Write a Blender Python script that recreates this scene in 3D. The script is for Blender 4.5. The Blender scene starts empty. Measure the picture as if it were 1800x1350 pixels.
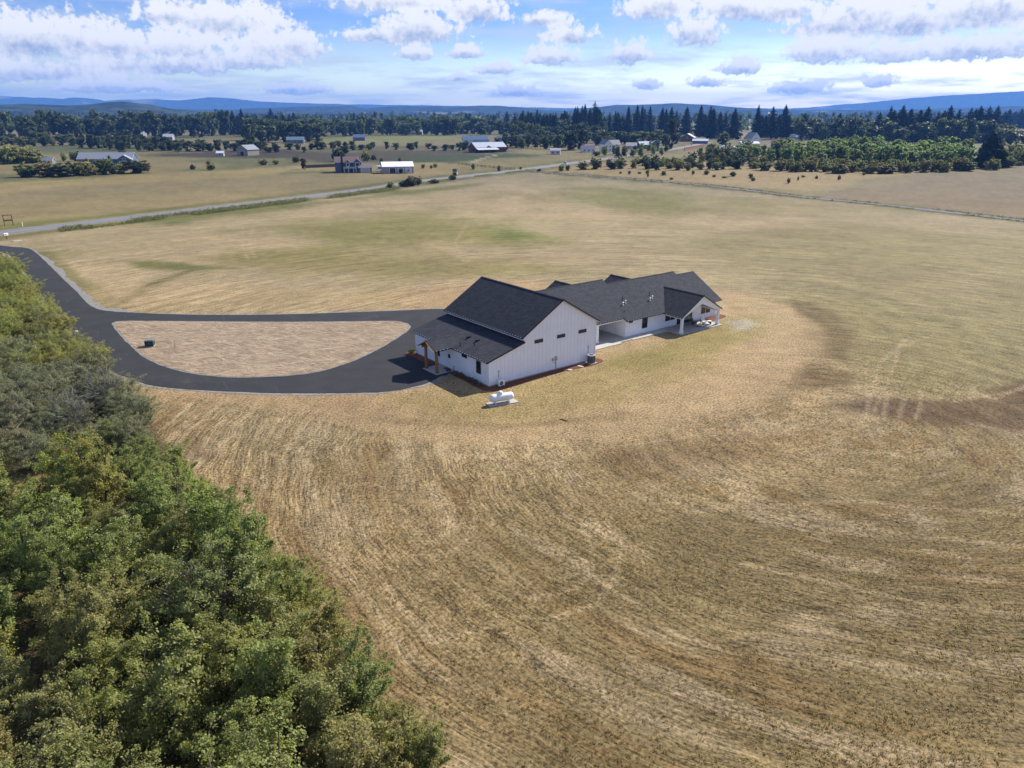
import bpy, math, random
import numpy as np
from mathutils import Vector, noise as mnoise
R = math.radians
random.seed(7)
rng = np.random.default_rng(11)
SC = bpy.context.scene
COL = SC.collection

# ------------------------------------------------------------------ camera
F_PX, HORIZON, CAM_H = 1327.6, 197.1, 32.0
PITCH = math.atan((675 - HORIZON) / F_PX)
cam = bpy.data.cameras.new('camera')
cam.sensor_width = 36.0
cam.lens = 36.0 * F_PX / 1800
cam.clip_start = 0.5
cam.clip_end = 60000
cam_ob = bpy.data.objects.new('camera', cam)
COL.objects.link(cam_ob)
cam_ob.location = (0, 0, CAM_H)
cam_ob.rotation_euler = (math.pi / 2 - PITCH, 0, 0)
SC.camera = cam_ob

# ------------------------------------------------------------------ light
SUN_AZ, SUN_EL = R(44.7), R(37.4)          # azimuth counted from +X towards +Y
SUN_STRENGTH, SKY_STRENGTH = 5.0, 0.082
SUN_DIR = Vector((math.cos(SUN_AZ) * math.cos(SUN_EL), math.sin(SUN_AZ) * math.cos(SUN_EL), math.sin(SUN_EL)))
sl = bpy.data.lights.new('sun', 'SUN')
sl.energy = SUN_STRENGTH
sl.angle = R(0.53)
sl.color = (1.0, 0.95, 0.87)
sun_ob = bpy.data.objects.new('sun', sl)
COL.objects.link(sun_ob)
sun_ob.rotation_euler = SUN_DIR.to_track_quat('Z', 'Y').to_euler()
sun_ob.location = (60, 60, 120)

SC.view_settings.view_transform = 'Standard'
SC.view_settings.look = 'None'
SC.view_settings.exposure = 0.76
SC.view_settings.gamma = 1.0
SC.view_settings.use_curve_mapping = False
SC.render.engine = 'CYCLES'
SC.cycles.use_denoising = True
SC.cycles.max_bounces = 5
SC.cycles.diffuse_bounces = 3
SC.cycles.glossy_bounces = 2
SC.cycles.transmission_bounces = 2
SC.cycles.volume_bounces = 0
SC.cycles.transparent_max_bounces = 5
SC.cycles.caustics_reflective = False
SC.cycles.caustics_refractive = False
SC.cycles.sample_clamp_indirect = 6.0


def ray(u, v):
    """direction of the line of sight through a point of the survey picture"""
    x = (u - 900) / F_PX
    y = (675 - v) / F_PX
    return Vector((x, math.cos(PITCH) + y * math.sin(PITCH), -math.sin(PITCH) + y * math.cos(PITCH)))


def at(u, v, z=0.0):
    """point of the terrain at height z"""
    d = ray(u, v)
    t = (z - CAM_H) / d.z
    return Vector((d.x * t, d.y * t, z))


# ------------------------------------------------------------------ sky
class NT:
    """short-hand for node trees"""

    def __init__(s, tree):
        s.t = tree
        s.n = tree.nodes
        s.l = tree.links

    def new(s, kind, **kw):
        n = s.n.new(kind)
        for k, v in kw.items():
            setattr(n, k, v)
        return n

    def put(s, sock, v):
        if isinstance(v, bpy.types.NodeSocket):
            s.l.new(v, sock)
        elif v is not None:
            sock.default_value = v

    def math(s, op, a, b=None, c=None, clamp=False):
        n = s.new('ShaderNodeMath', operation=op)
        n.use_clamp = clamp
        s.put(n.inputs[0], a)
        s.put(n.inputs[1], b)
        s.put(n.inputs[2], c)
        return n.outputs[0]

    def vmath(s, op, a, b=None, out=0):
        n = s.new('ShaderNodeVectorMath', operation=op)
        s.put(n.inputs[0], a)
        s.put(n.inputs[1], b)
        return n.outputs[out]

    def comb(s, x, y, z):
        n = s.new('ShaderNodeCombineXYZ')
        s.put(n.inputs[0], x)
        s.put(n.inputs[1], y)
        s.put(n.inputs[2], z)
        return n.outputs[0]

    def sep(s, v):
        n = s.new('ShaderNodeSeparateXYZ')
        s.put(n.inputs[0], v)
        return n.outputs

    def noise(s, vec, scale, detail=4.0, rough=0.55, dist=0.0):
        n = s.new('ShaderNodeTexNoise')
        s.put(n.inputs['Vector'], vec)
        n.inputs['Scale'].default_value = scale
        n.inputs['Detail'].default_value = detail
        n.inputs['Roughness'].default_value = rough
        n.inputs['Distortion'].default_value = dist
        return n.outputs[0]

    def rng(s, v, a, b, c=0.0, d=1.0, smooth=True):
        n = s.new('ShaderNodeMapRange')
        n.interpolation_type = 'SMOOTHSTEP' if smooth else 'LINEAR'
        s.put(n.inputs[0], v)
        for i, x in enumerate((a, b, c, d)):
            s.put(n.inputs[i + 1], x)
        return n.outputs[0]

    def mix(s, f, a, b, blend='MIX'):
        n = s.new('ShaderNodeMix', data_type='RGBA', blend_type=blend)
        s.put(n.inputs[0], f)
        for k, x in ((6, a), (7, b)):
            if isinstance(x, tuple) and len(x) == 3:
                x = (*x, 1.0)
            s.put(n.inputs[k], x)
        return n.outputs[2]


CLOUDS = [  # picture position, half width, half height of each cumulus in view
    (385, 42, 105, 36), (300, 30, 60, 24), (325, 90, 80, 36), (205, 86, 70, 32), (140, 78, 75, 40), (55, 80, 80, 42),
    (468, 90, 50, 32), (520, 84, 45, 34), (420, 112, 90, 20), (250, 118, 150, 18), (60, 130, 130, 20), (0, 62, 60, 32),
    (715, 6, 120, 22), (650, 64, 50, 14), (725, 60, 75, 30), (742, 46, 42, 28), (835, 22, 55, 28), (730, 96, 34, 14),
    (818, 94, 34, 15), (806, 137, 15, 9), (872, 122, 36, 13), (968, 102, 48, 20), (1003, 66, 40, 21), (962, 36, 50, 14),
    (1106, 98, 38, 26), (1165, 14, 70, 28), (1222, 60, 46, 30), (1290, 16, 75, 32), (1375, 20, 70, 26),
    (1470, 50, 75, 32), (1535, 30, 90, 46), (1612, 46, 60, 36), (1720, 24, 150, 46), (1440, 95, 54, 24), (1495, 88, 38, 22),
    (1565, 98, 48, 22), (1300, 122, 46, 18), (1700, 90, 110, 24), (1545, 145, 26, 13), (1240, 146, 30, 12), (1135, 150, 22, 11),
    (905, 162, 40, 13), (1400, 156, 44, 13), (200, 154, 90, 14), (520, 158, 60, 13), (-160, 60, 150, 50), (1990, 60, 140, 40)]


def make_world():
    w = bpy.data.worlds.new('World')
    SC.world = w
    w.use_nodes = True
    w.cycles.sampling_method = 'MANUAL'
    w.cycles.sample_map_resolution = 512
    t = NT(w.node_tree)
    t.n.clear()
    out = t.new('ShaderNodeOutputWorld')
    sky = t.new('ShaderNodeTexSky', sky_type='NISHITA')
    sky.sun_disc = False
    sky.sun_elevation = SUN_EL
    sky.sun_rotation = math.pi / 2 - SUN_AZ
    sky.altitude = 60
    sky.air_density = 1.0
    sky.dust_density = 0.6
    sky.ozone_density = 2.0
    d = t.new('ShaderNodeTexCoord').outputs['Generated']
    x, y, z = t.sep(d)
    az = t.math('ARCTAN2', x, y)
    el = t.math('ARCSINE', z)
    # billows: bend the cloud outlines with noise of the view direction
    n_big = t.noise(d, 34.0, 6.0, 0.62)
    n_fine = t.noise(d, 95.0, 5.0, 0.6)
    n_wisp = t.noise(d, 230.0, 4.0, 0.62)
    n_bend = t.math('ADD', t.math('MULTIPLY', t.math('SUBTRACT', n_big, 0.5), 1.25),
                    t.math('MULTIPLY', t.math('SUBTRACT', n_fine, 0.5), 1.7))
    n_bend = t.math('ADD', n_bend, t.math('MULTIPLY', t.math('SUBTRACT', n_wisp, 0.5), 0.65))
    P = t.comb(az, el, 0.0)
    # one node group for one cumulus: flat underside, domed top
    g = bpy.data.node_groups.new('cumulus', 'ShaderNodeTree')
    g.interface.new_socket('P', in_out='INPUT', socket_type='NodeSocketVector')
    g.interface.new_socket('Centre', in_out='INPUT', socket_type='NodeSocketVector')
    g.interface.new_socket('Inv', in_out='INPUT', socket_type='NodeSocketVector')
    for s_ in ('D', 'W', 'H'):
        g.interface.new_socket(s_ + 'in', in_out='INPUT', socket_type='NodeSocketFloat')
        g.interface.new_socket(s_, in_out='OUTPUT', socket_type='NodeSocketFloat')
    q = NT(g)
    gi = q.new('NodeGroupInput').outputs
    go = q.new('NodeGroupOutput')
    r = q.vmath('MULTIPLY', q.vmath('SUBTRACT', gi['P'], gi['Centre']), gi['Inv'])
    rx, ry, _ = q.sep(r)
    ry2 = q.math('MAXIMUM', ry, q.math('MULTIPLY', ry, -1.9))
    dd = q.math('SUBTRACT', 1.0, q.math('SQRT', q.math('ADD', q.math('MULTIPLY', rx, rx), q.math('MULTIPLY', ry2, ry2))))
    wgt = q.math('POWER', q.math('MAXIMUM', q.math('ADD', dd, 0.45), 0.0), 2.0)
    q.put(go.inputs['D'], q.math('MAXIMUM', dd, gi['Din']))
    q.put(go.inputs['W'], q.math('ADD', wgt, gi['Win']))
    q.put(go.inputs['H'], q.math('MULTIPLY_ADD', wgt, ry, gi['Hin']))
    D, Wt, Hs = -3.0, 1e-4, 0.0
    for (u, v, wu, wv) in CLOUDS:
        c = ray(u, v).normalized()
        n = t.new('ShaderNodeGroup')
        n.node_tree = g
        t.put(n.inputs['P'], P)
        n.inputs['Centre'].default_value = (math.atan2(c.x, c.y), math.asin(c.z), 0)
        n.inputs['Inv'].default_value = (F_PX / wu * 0.86, F_PX / wv * 0.86, 0)
        t.put(n.inputs['Din'], D)
        t.put(n.inputs['Win'], Wt)
        t.put(n.inputs['Hin'], Hs)
        D, Wt, Hs = n.outputs['D'], n.outputs['W'], n.outputs['H']
    dens = t.math('ADD', D, n_bend)
    cum = t.rng(dens, -0.02, 0.40)
    height = t.math('DIVIDE', Hs, Wt)
    # thin bands and the broken cloud field that goes on over the whole dome
    zz = t.math('ADD', t.math('MAXIMUM', z, 0.0), 0.09)
    plane = t.comb(t.math('DIVIDE', x, zz), t.math('DIVIDE', y, zz), 0.0)
    veil = t.math('MULTIPLY', t.rng(t.noise(plane, 0.85, 7.0, 0.64), 0.42, 0.68), 0.8)
    high = t.math('MULTIPLY', t.rng(t.noise(plane, 1.9, 7.0, 0.58), 0.54, 0.67), t.rng(z, 0.15, 0.24))
    body = t.math('MAXIMUM', cum, high)
    # sunlit crowns, blue-grey undersides
    lit = t.math('ADD', t.math('MULTIPLY', height, 0.85), t.math('MULTIPLY', t.math('SUBTRACT', n_fine, 0.5), 1.5))
    lit = t.math('SUBTRACT', lit, t.math('MULTIPLY', t.math('MAXIMUM', t.math('SUBTRACT', dens, 0.5), 0.0), 0.4))
    lit = t.math('ADD', lit, 0.08)
    lit = t.math('ADD', lit, t.math('MULTIPLY', t.math('SUBTRACT', n_big, 0.5), 0.9))
    lit = t.rng(lit, -0.45, 0.30)
    c_cum = t.mix(lit, (0.36, 0.45, 0.68), (1.0, 1.0, 1.0))
    b_sky = t.new('ShaderNodeBackground')
    hue = t.mix(t.rng(z, 0.0, 0.11), (1.62, 1.64, 1.42), (0.47, 0.635, 1.08))
    t.put(b_sky.inputs[0], t.mix(1.0, sky.outputs[0], hue, 'MULTIPLY'))
    b_sky.inputs[1].default_value = SKY_STRENGTH
    b_veil = t.new('ShaderNodeBackground')
    b_veil.inputs[0].default_value = (0.78, 0.87, 1.0, 1)
    b_veil.inputs[1].default_value = 0.51
    b_cum = t.new('ShaderNodeBackground')
    t.put(b_cum.inputs[0], c_cum)
    b_cum.inputs[1].default_value = 0.61
    m1 = t.new('ShaderNodeMixShader')
    t.put(m1.inputs[0], veil)
    t.l.new(b_sky.outputs[0], m1.inputs[1])
    t.l.new(b_veil.outputs[0], m1.inputs[2])
    m2 = t.new('ShaderNodeMixShader')
    t.put(m2.inputs[0], body)
    t.l.new(m1.outputs[0], m2.inputs[1])
    t.l.new(b_cum.outputs[0], m2.inputs[2])
    t.l.new(m2.outputs[0], out.inputs['Surface'])


make_world()

# ------------------------------------------------------------------ helpers


def tag(o, label=None, cat=None, group=None, kind=None):
    if label:
        o['label'] = label
    if cat:
        o['category'] = cat
    if group:
        o['group'] = group
    if kind:
        o['kind'] = kind
    return o


def link(o, parent=None):
    COL.objects.link(o)
    if parent is not None:
        o.parent = parent
    return o


def empty(name, loc=(0, 0, 0), rz=0.0, label=None, cat=None, group=None):
    o = bpy.data.objects.new(name, None)
    o.empty_display_size = 0.3
    o.location = loc
    o.rotation_euler = (0, 0, rz)
    link(o)
    return tag(o, label, cat, group)


class MB:
    """collects shapes; build() links them as ONE mesh object"""

    def __init__(s):
        s.v, s.f, s.m = [], [], []

    def poly(s, pts, m=0):
        i = len(s.v)
        s.v += [tuple(p) for p in pts]
        s.f.append(tuple(range(i, i + len(pts))))
        s.m.append(m)
        return s

    def _faces(s, i, faces, m):
        for k, f in enumerate(faces):
            s.f.append(tuple(i + j for j in f))
            s.m.append(m[k] if isinstance(m, (list, tuple)) else m)

    def hexa(s, p, m=0):
        """8 corners: bottom ring then top ring, both anticlockwise"""
        i = len(s.v)
        s.v += [tuple(q) for q in p]
        s._faces(i, [(3, 2, 1, 0), (4, 5, 6, 7), (0, 1, 5, 4), (1, 2, 6, 5), (2, 3, 7, 6), (3, 0, 4, 7)], m)
        return s

    def box(s, x0, x1, y0, y1, z0, z1, m=0):
        return s.hexa([(x0, y0, z0), (x1, y0, z0), (x1, y1, z0), (x0, y1, z0), (x0, y0, z1), (x1, y0, z1), (x1, y1, z1), (x0, y1, z1)], m)

    def cbox(s, c, d, m=0):
        return s.box(c[0] - d[0] / 2, c[0] + d[0] / 2, c[1] - d[1] / 2, c[1] + d[1] / 2, c[2] - d[2] / 2, c[2] + d[2] / 2, m)

    def bar(s, a, b, w, h, m=0, up=(0, 0, 1)):
        a, b = Vector(a), Vector(b)
        d = (b - a).normalized()
        side = d.cross(Vector(up))
        if side.length < 1e-4:
            side = d.cross(Vector((0, 1, 0)))
        side.normalize()
        u = side.cross(d).normalized()
        r = []
        for e in (a, b):
            r.append([e - side * w / 2 - u * h / 2, e + side * w / 2 - u * h / 2, e + side * w / 2 + u * h / 2, e - side * w / 2 + u * h / 2])
        i = len(s.v)
        s.v += [tuple(p) for p in r[0] + r[1]]
        s._faces(i, [(0, 1, 2, 3), (7, 6, 5, 4), (0, 4, 5, 1), (1, 5, 6, 2), (2, 6, 7, 3), (3, 7, 4, 0)], m)
        return s

    def prism(s, prof, t0, t1, axis='y', m=0):
        """extrude a profile of (a, z) pairs along y (a = x) or along x (a = y)"""
        n = len(prof)
        mk = (lambda a, z, t: (a, t, z)) if axis == 'y' else (lambda a, z, t: (t, a, z))
        i = len(s.v)
        s.v += [mk(a, z, t0) for a, z in prof] + [mk(a, z, t1) for a, z in prof]
        fs = [tuple(range(n)), tuple(range(2 * n - 1, n - 1, -1))]
        fs += [(k, k + n, (k + 1) % n + n, (k + 1) % n) for k in range(n)]
        s._faces(i, fs, m)
        return s

    def slab(s, pts, t=0.2, mt=0, ms=1, mb=2):
        """roof slab: top polygon, vertical thickness t, its own material for top, edge and underside"""
        n = len(pts)
        i = len(s.v)
        s.v += [tuple(p) for p in pts] + [(p[0], p[1], p[2] - t) for p in pts]
        s.f.append(tuple(range(i, i + n)))
        s.m.append(mt)
        s.f.append(tuple(range(i + 2 * n - 1, i + n - 1, -1)))
        s.m.append(mb)
        for k in range(n):
            s.f.append((i + k, i + k + n, i + (k + 1) % n + n, i + (k + 1) % n))
            s.m.append(ms)
        return s

    def tube(s, pts, rad, n=6, m=0, cap=True):
        pts = [Vector(p) for p in pts]
        if not isinstance(rad, (list, tuple)):
            rad = [rad] * len(pts)
        i = len(s.v)
        for k, p in enumerate(pts):
            d = (pts[min(k + 1, len(pts) - 1)] - pts[max(k - 1, 0)])
            d = d.normalized() if d.length > 1e-6 else Vector((0, 0, 1))
            a = d.cross(Vector((0, 0, 1)))
            if a.length < 0.05:
                a = d.cross(Vector((0, 1, 0)))
            a.normalize()
            b = a.cross(d)
            for j in range(n):
                w = 2 * math.pi * j / n
                s.v.append(tuple(p + (a * math.cos(w) + b * math.sin(w)) * rad[k]))
        for k in range(len(pts) - 1):
            for j in range(n):
                s.f.append((i + k * n + j, i + k * n + (j + 1) % n, i + (k + 1) * n + (j + 1) % n, i + (k + 1) * n + j))
                s.m.append(m)
        if cap:
            s.f.append(tuple(i + j for j in range(n - 1, -1, -1)))
            s.m.append(m)
            s.f.append(tuple(i + (len(pts) - 1) * n + j for j in range(n)))
            s.m.append(m)
        return s

    def lathe(s, prof, c=(0, 0, 0), n=16, m=0, axis='z'):
        i = len(s.v)
        for r, h in prof:
            for j in range(n):
                w = 2 * math.pi * j / n
                p = (r * math.cos(w), r * math.sin(w), h)
                if axis == 'x':
                    p = (h, p[0], p[1])
                elif axis == 'y':
                    p = (p[0], h, p[1])
                s.v.append((c[0] + p[0], c[1] + p[1], c[2] + p[2]))
        for k in range(len(prof) - 1):
            for j in range(n):
                s.f.append((i + k * n + j, i + k * n + (j + 1) % n, i + (k + 1) * n + (j + 1) % n, i + (k + 1) * n + j))
                s.m.append(m)
        s.f.append(tuple(i + j for j in range(n - 1, -1, -1)))
        s.m.append(m)
        s.f.append(tuple(i + (len(prof) - 1) * n + j for j in range(n)))
        s.m.append(m)
        return s

    def mesh(s, name, mats, smooth=False):
        me = bpy.data.meshes.new(name)
        me.from_pydata(s.v, [], s.f)
        for m in (mats if isinstance(mats, (list, tuple)) else [mats]):
            me.materials.append(m)
        me.polygons.foreach_set('material_index', s.m)
        if smooth:
            me.polygons.foreach_set('use_smooth', [True] * len(me.polygons))
        me.update()
        return me

    def build(s, name, mats, parent=None, smooth=False, loc=None, rz=0.0):
        o = bpy.data.objects.new(name, s.mesh(name, mats, smooth))
        if loc is not None:
            o.location = loc
        o.rotation_euler = (0, 0, rz)
        return link(o, parent)


# ------------------------------------------------------------------ materials
MAT = {}


def material(name, col, rough=0.8, var=0.12, scale=3.0, bump=0.0, bscale=30.0, metal=0.0, spec=0.3, col2=None, stretch=None):
    """procedural paint: base colour, blotchy variation, fine relief"""
    m = bpy.data.materials.new(name)
    m.use_nodes = True
    t = NT(m.node_tree)
    b = t.n['Principled BSDF']
    pos = t.new('ShaderNodeTexCoord').outputs['Object']
    if stretch:
        pos = t.vmath('MULTIPLY', pos, stretch)
    n = t.noise(pos, scale, 5.0, 0.6)
    f = t.rng(n, 0.3, 0.7)
    c2 = col2 or tuple(c * (1 - 2 * var) for c in col)
    t.put(b.inputs['Base Color'], t.mix(f, c2, col))
    b.inputs['Roughness'].default_value = rough
    b.inputs['Metallic'].default_value = metal
    b.inputs['Specular IOR Level'].default_value = spec
    if bump:
        bn = t.new('ShaderNodeBump')
        bn.inputs['Strength'].default_value = bump
        bn.inputs['Distance'].default_value = 0.03
        t.put(bn.inputs['Height'], t.noise(pos, bscale, 3.0, 0.6))
        t.l.new(bn.outputs[0], b.inputs['Normal'])
    MAT[name] = m
    return m


def shingle_material(name, col, course=0.14, blotch=0.2):
    """asphalt shingles: courses with staggered tabs of slightly different tone"""
    m = bpy.data.materials.new(name)
    m.use_nodes = True
    t = NT(m.node_tree)
    b = t.n['Principled BSDF']
    pos = t.new('ShaderNodeTexCoord').outputs['Object']
    x, y, z = t.sep(pos)
    v = t.comb(t.math('ADD', x, y), t.math('MULTIPLY', z, 2.0), 0.0)
    br = t.new('ShaderNodeTexBrick')
    t.put(br.inputs['Vector'], v)
    br.inputs['Color1'].default_value = (*[c * 0.8 for c in col], 1)
    br.inputs['Color2'].default_value = (*[c * 1.3 for c in col], 1)
    br.inputs['Mortar'].default_value = (*[c * 0.55 for c in col], 1)
    br.inputs['Scale'].default_value = 1.0
    br.inputs['Mortar Size'].default_value = 0.012
    br.inputs['Brick Width'].default_value = 0.42
    br.inputs['Row Height'].default_value = course * 1.7
    n = t.noise(pos, 1.1, 5.0, 0.65)
    n2 = t.noise(pos, 7.0, 3.0, 0.6)
    f = t.math('ADD', t.math('MULTIPLY', n, 0.6), t.math('MULTIPLY', n2, 0.4))
    k = t.rng(f, 0.3, 0.7, 1 - blotch, 1 + blotch)
    g = t.comb(k, k, k)
    t.put(b.inputs['Base Color'], t.mix(1.0, br.outputs[0], g, 'MULTIPLY'))
    b.inputs['Roughness'].default_value = 0.9
    b.inputs['Specular IOR Level'].default_value = 0.2
    bn = t.new('ShaderNodeBump')
    bn.inputs['Strength'].default_value = 0.5
    bn.inputs['Distance'].default_value = 0.02
    t.put(bn.inputs['Height'], br.outputs[1])
    t.l.new(bn.outputs[0], b.inputs['Normal'])
    MAT[name] = m
    return m


white = material('white_paint', (0.90, 0.90, 0.90), 0.55, 0.025, 0.8)
trim_white = material('white_trim', (0.88, 0.88, 0.87), 0.5, 0.02, 2.0)
black_trim = material('black_trim', (0.018, 0.019, 0.022), 0.5, 0.15, 6.0)
glass = material('window_glass', (0.022, 0.024, 0.028), 0.06, 0.2, 1.2, spec=0.7)
shingle = shingle_material('charcoal_shingles', (0.033, 0.0355, 0.044))
concrete = material('concrete', (0.44, 0.42, 0.38), 0.85, 0.07, 1.5, 0.15, 40)
concrete_old = material('weathered_concrete', (0.42, 0.39, 0.34), 0.9, 0.12, 2.5, 0.2, 30)
timber = material('cedar_timber', (0.40, 0.19, 0.06), 0.6, 0.14, 5.0, 0.2, 20, stretch=(6, 6, 0.7))
mulch = material('bark_mulch', (0.18, 0.06, 0.025), 0.95, 0.25, 9.0, 0.8, 25)
metal_grey = material('grey_metal', (0.42, 0.43, 0.44), 0.45, 0.06, 4.0, metal=0.3)
metal_dark = material('dark_metal', (0.05, 0.052, 0.056), 0.5, 0.12, 5.0)
galv = material('galvanised', (0.72, 0.74, 0.76), 0.35, 0.05, 3.0, metal=0.5)
tank_white = material('tank_white', (0.85, 0.85, 0.84), 0.32, 0.03, 2.0, spec=0.5)
cushion_white = material('cream_cushion', (0.78, 0.74, 0.68), 0.9, 0.05, 9.0)
cushion_grey = material('grey_cushion', (0.10, 0.105, 0.115), 0.9, 0.1, 9.0)
stone_pale = material('pale_stone', (0.55, 0.50, 0.42), 0.9, 0.15, 6.0, 0.3, 20)
wood_brown = material('brown_wood', (0.20, 0.12, 0.07), 0.8, 0.2, 5.0)
wood_tan = material('tan_fence_wood', (0.40, 0.27, 0.15), 0.8, 0.2, 5.0)
rubber = material('tyre_rubber', (0.02, 0.02, 0.02), 0.8, 0.1, 5.0)

# ------------------------------------------------------------------ ground sheet
def vnoise(x, y, seed=0):
    xi, yi = np.floor(x), np.floor(y)
    xf, yf = x - xi, y - yi
    xi = xi.astype(np.int64)
    yi = yi.astype(np.int64)

    def h(a, b):
        k = (a * 374761393 + b * 668265263 + seed * 974711) & 0xFFFFFFFF
        k = ((k ^ (k >> 13)) * 1274126177) & 0xFFFFFFFF
        return ((k ^ (k >> 16)) & 0xFFFF) / 65535.0
    u = xf * xf * (3 - 2 * xf)
    v = yf * yf * (3 - 2 * yf)
    a = h(xi, yi) * (1 - u) + h(xi + 1, yi) * u
    b = h(xi, yi + 1) * (1 - u) + h(xi + 1, yi + 1) * u
    return a * (1 - v) + b * v


def fbm(x, y, size, octv=4, seed=0, gain=0.55):
    s, amp, tot = 0.0, 1.0, 0.0
    for k in range(octv):
        f = 2 ** k / size
        s = s + amp * vnoise(x * f + 17.3 * k, y * f - 9.1 * k, seed + k)
        tot += amp
        amp *= gain
    return s / tot


def sstep(a, b, x):
    t = np.clip((x - a) / (b - a), 0, 1)
    return t * t * (3 - 2 * t)


def px_poly(pts):
    return [at(u, v).xy for u, v in pts]


def seg_dist(X, Y, pts, closed=False):
    d = np.full(X.shape, 1e9)
    n = len(pts)
    for k in range(n if closed else n - 1):
        ax, ay = pts[k]
        bx, by = pts[(k + 1) % n]
        ex, ey = bx - ax, by - ay
        L = max(ex * ex + ey * ey, 1e-9)
        t = np.clip(((X - ax) * ex + (Y - ay) * ey) / L, 0, 1)
        d = np.minimum(d, np.hypot(X - ax - t * ex, Y - ay - t * ey))
    return d


def inside(X, Y, pts):
    c = np.zeros(X.shape, bool)
    n = len(pts)
    for k in range(n):
        ax, ay = pts[k]
        bx, by = pts[(k + 1) % n]
        if ay == by:
            continue
        c ^= ((ay > Y) != (by > Y)) & (X < (bx - ax) * (Y - ay) / (by - ay) + ax)
    return c


DRIVE = [(-60, 425), (-20, 429), (21, 434), (42, 435.5), (57, 440), (78, 458), (107, 487), (133, 511), (152, 532), (171, 543.5), (201, 548), (237, 550),
         (308, 553), (400, 554), (500, 553), (600, 550), (700, 546.5), (790, 544), (850, 560), (800, 645), (772, 663), (757, 671),
         (735, 678.5), (690, 687.5), (640, 690.5), (560, 691.5), (480, 691), (400, 688), (320, 684), (261, 676), (225, 664), (201, 655), (180, 638),
         (163, 617), (130, 584), (95, 545), (64, 505), (28, 458), (10, 446), (-20, 438), (-60, 436)]
ISLAND = [(201, 571), (203, 567.5), (210, 566), (237, 565.3), (320, 566), (400, 566.5), (500, 567), (600, 566.5), (680, 565.5), (703, 567), (715, 571), (718, 577),
          (708, 586), (690, 598), (660, 615), (620, 634), (575, 649), (540, 656), (500, 660.5), (431, 663), (373, 660.5), (315, 651), (265, 632.5), (236, 610), (212, 586)]
ROAD = [(-240, 441), (0, 410), (330, 370.5), (560, 343.5), (660, 331), (720, 321.5), (800, 311.5), (900, 300.5), (1000, 287.5), (1090, 275.5), (1150, 267), (1210, 257.5), (1245, 250)]
LANE = [(930, 300), (985, 306), (1100, 314), (1250, 327), (1400, 345), (1550, 360), (1800, 388), (2100, 424)]
YARD = [(232, 694), (330, 700), (420, 712), (560, 740), (680, 765), (800, 782), (950, 785), (1080, 772), (1200, 745), (1310, 715), (1400, 665), (1445, 615),
        (1440, 575), (1380, 540), (1290, 515), (1240, 505), (1150, 500), (1000, 497), (860, 500), (780, 512), (700, 530), (790, 545), (772, 663), (690, 690), (500, 693), (300, 683)]
ROAD_W = [p for p in px_poly(ROAD)]
LANE_W = px_poly(LANE)
YARD_W = px_poly(YARD)


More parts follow.
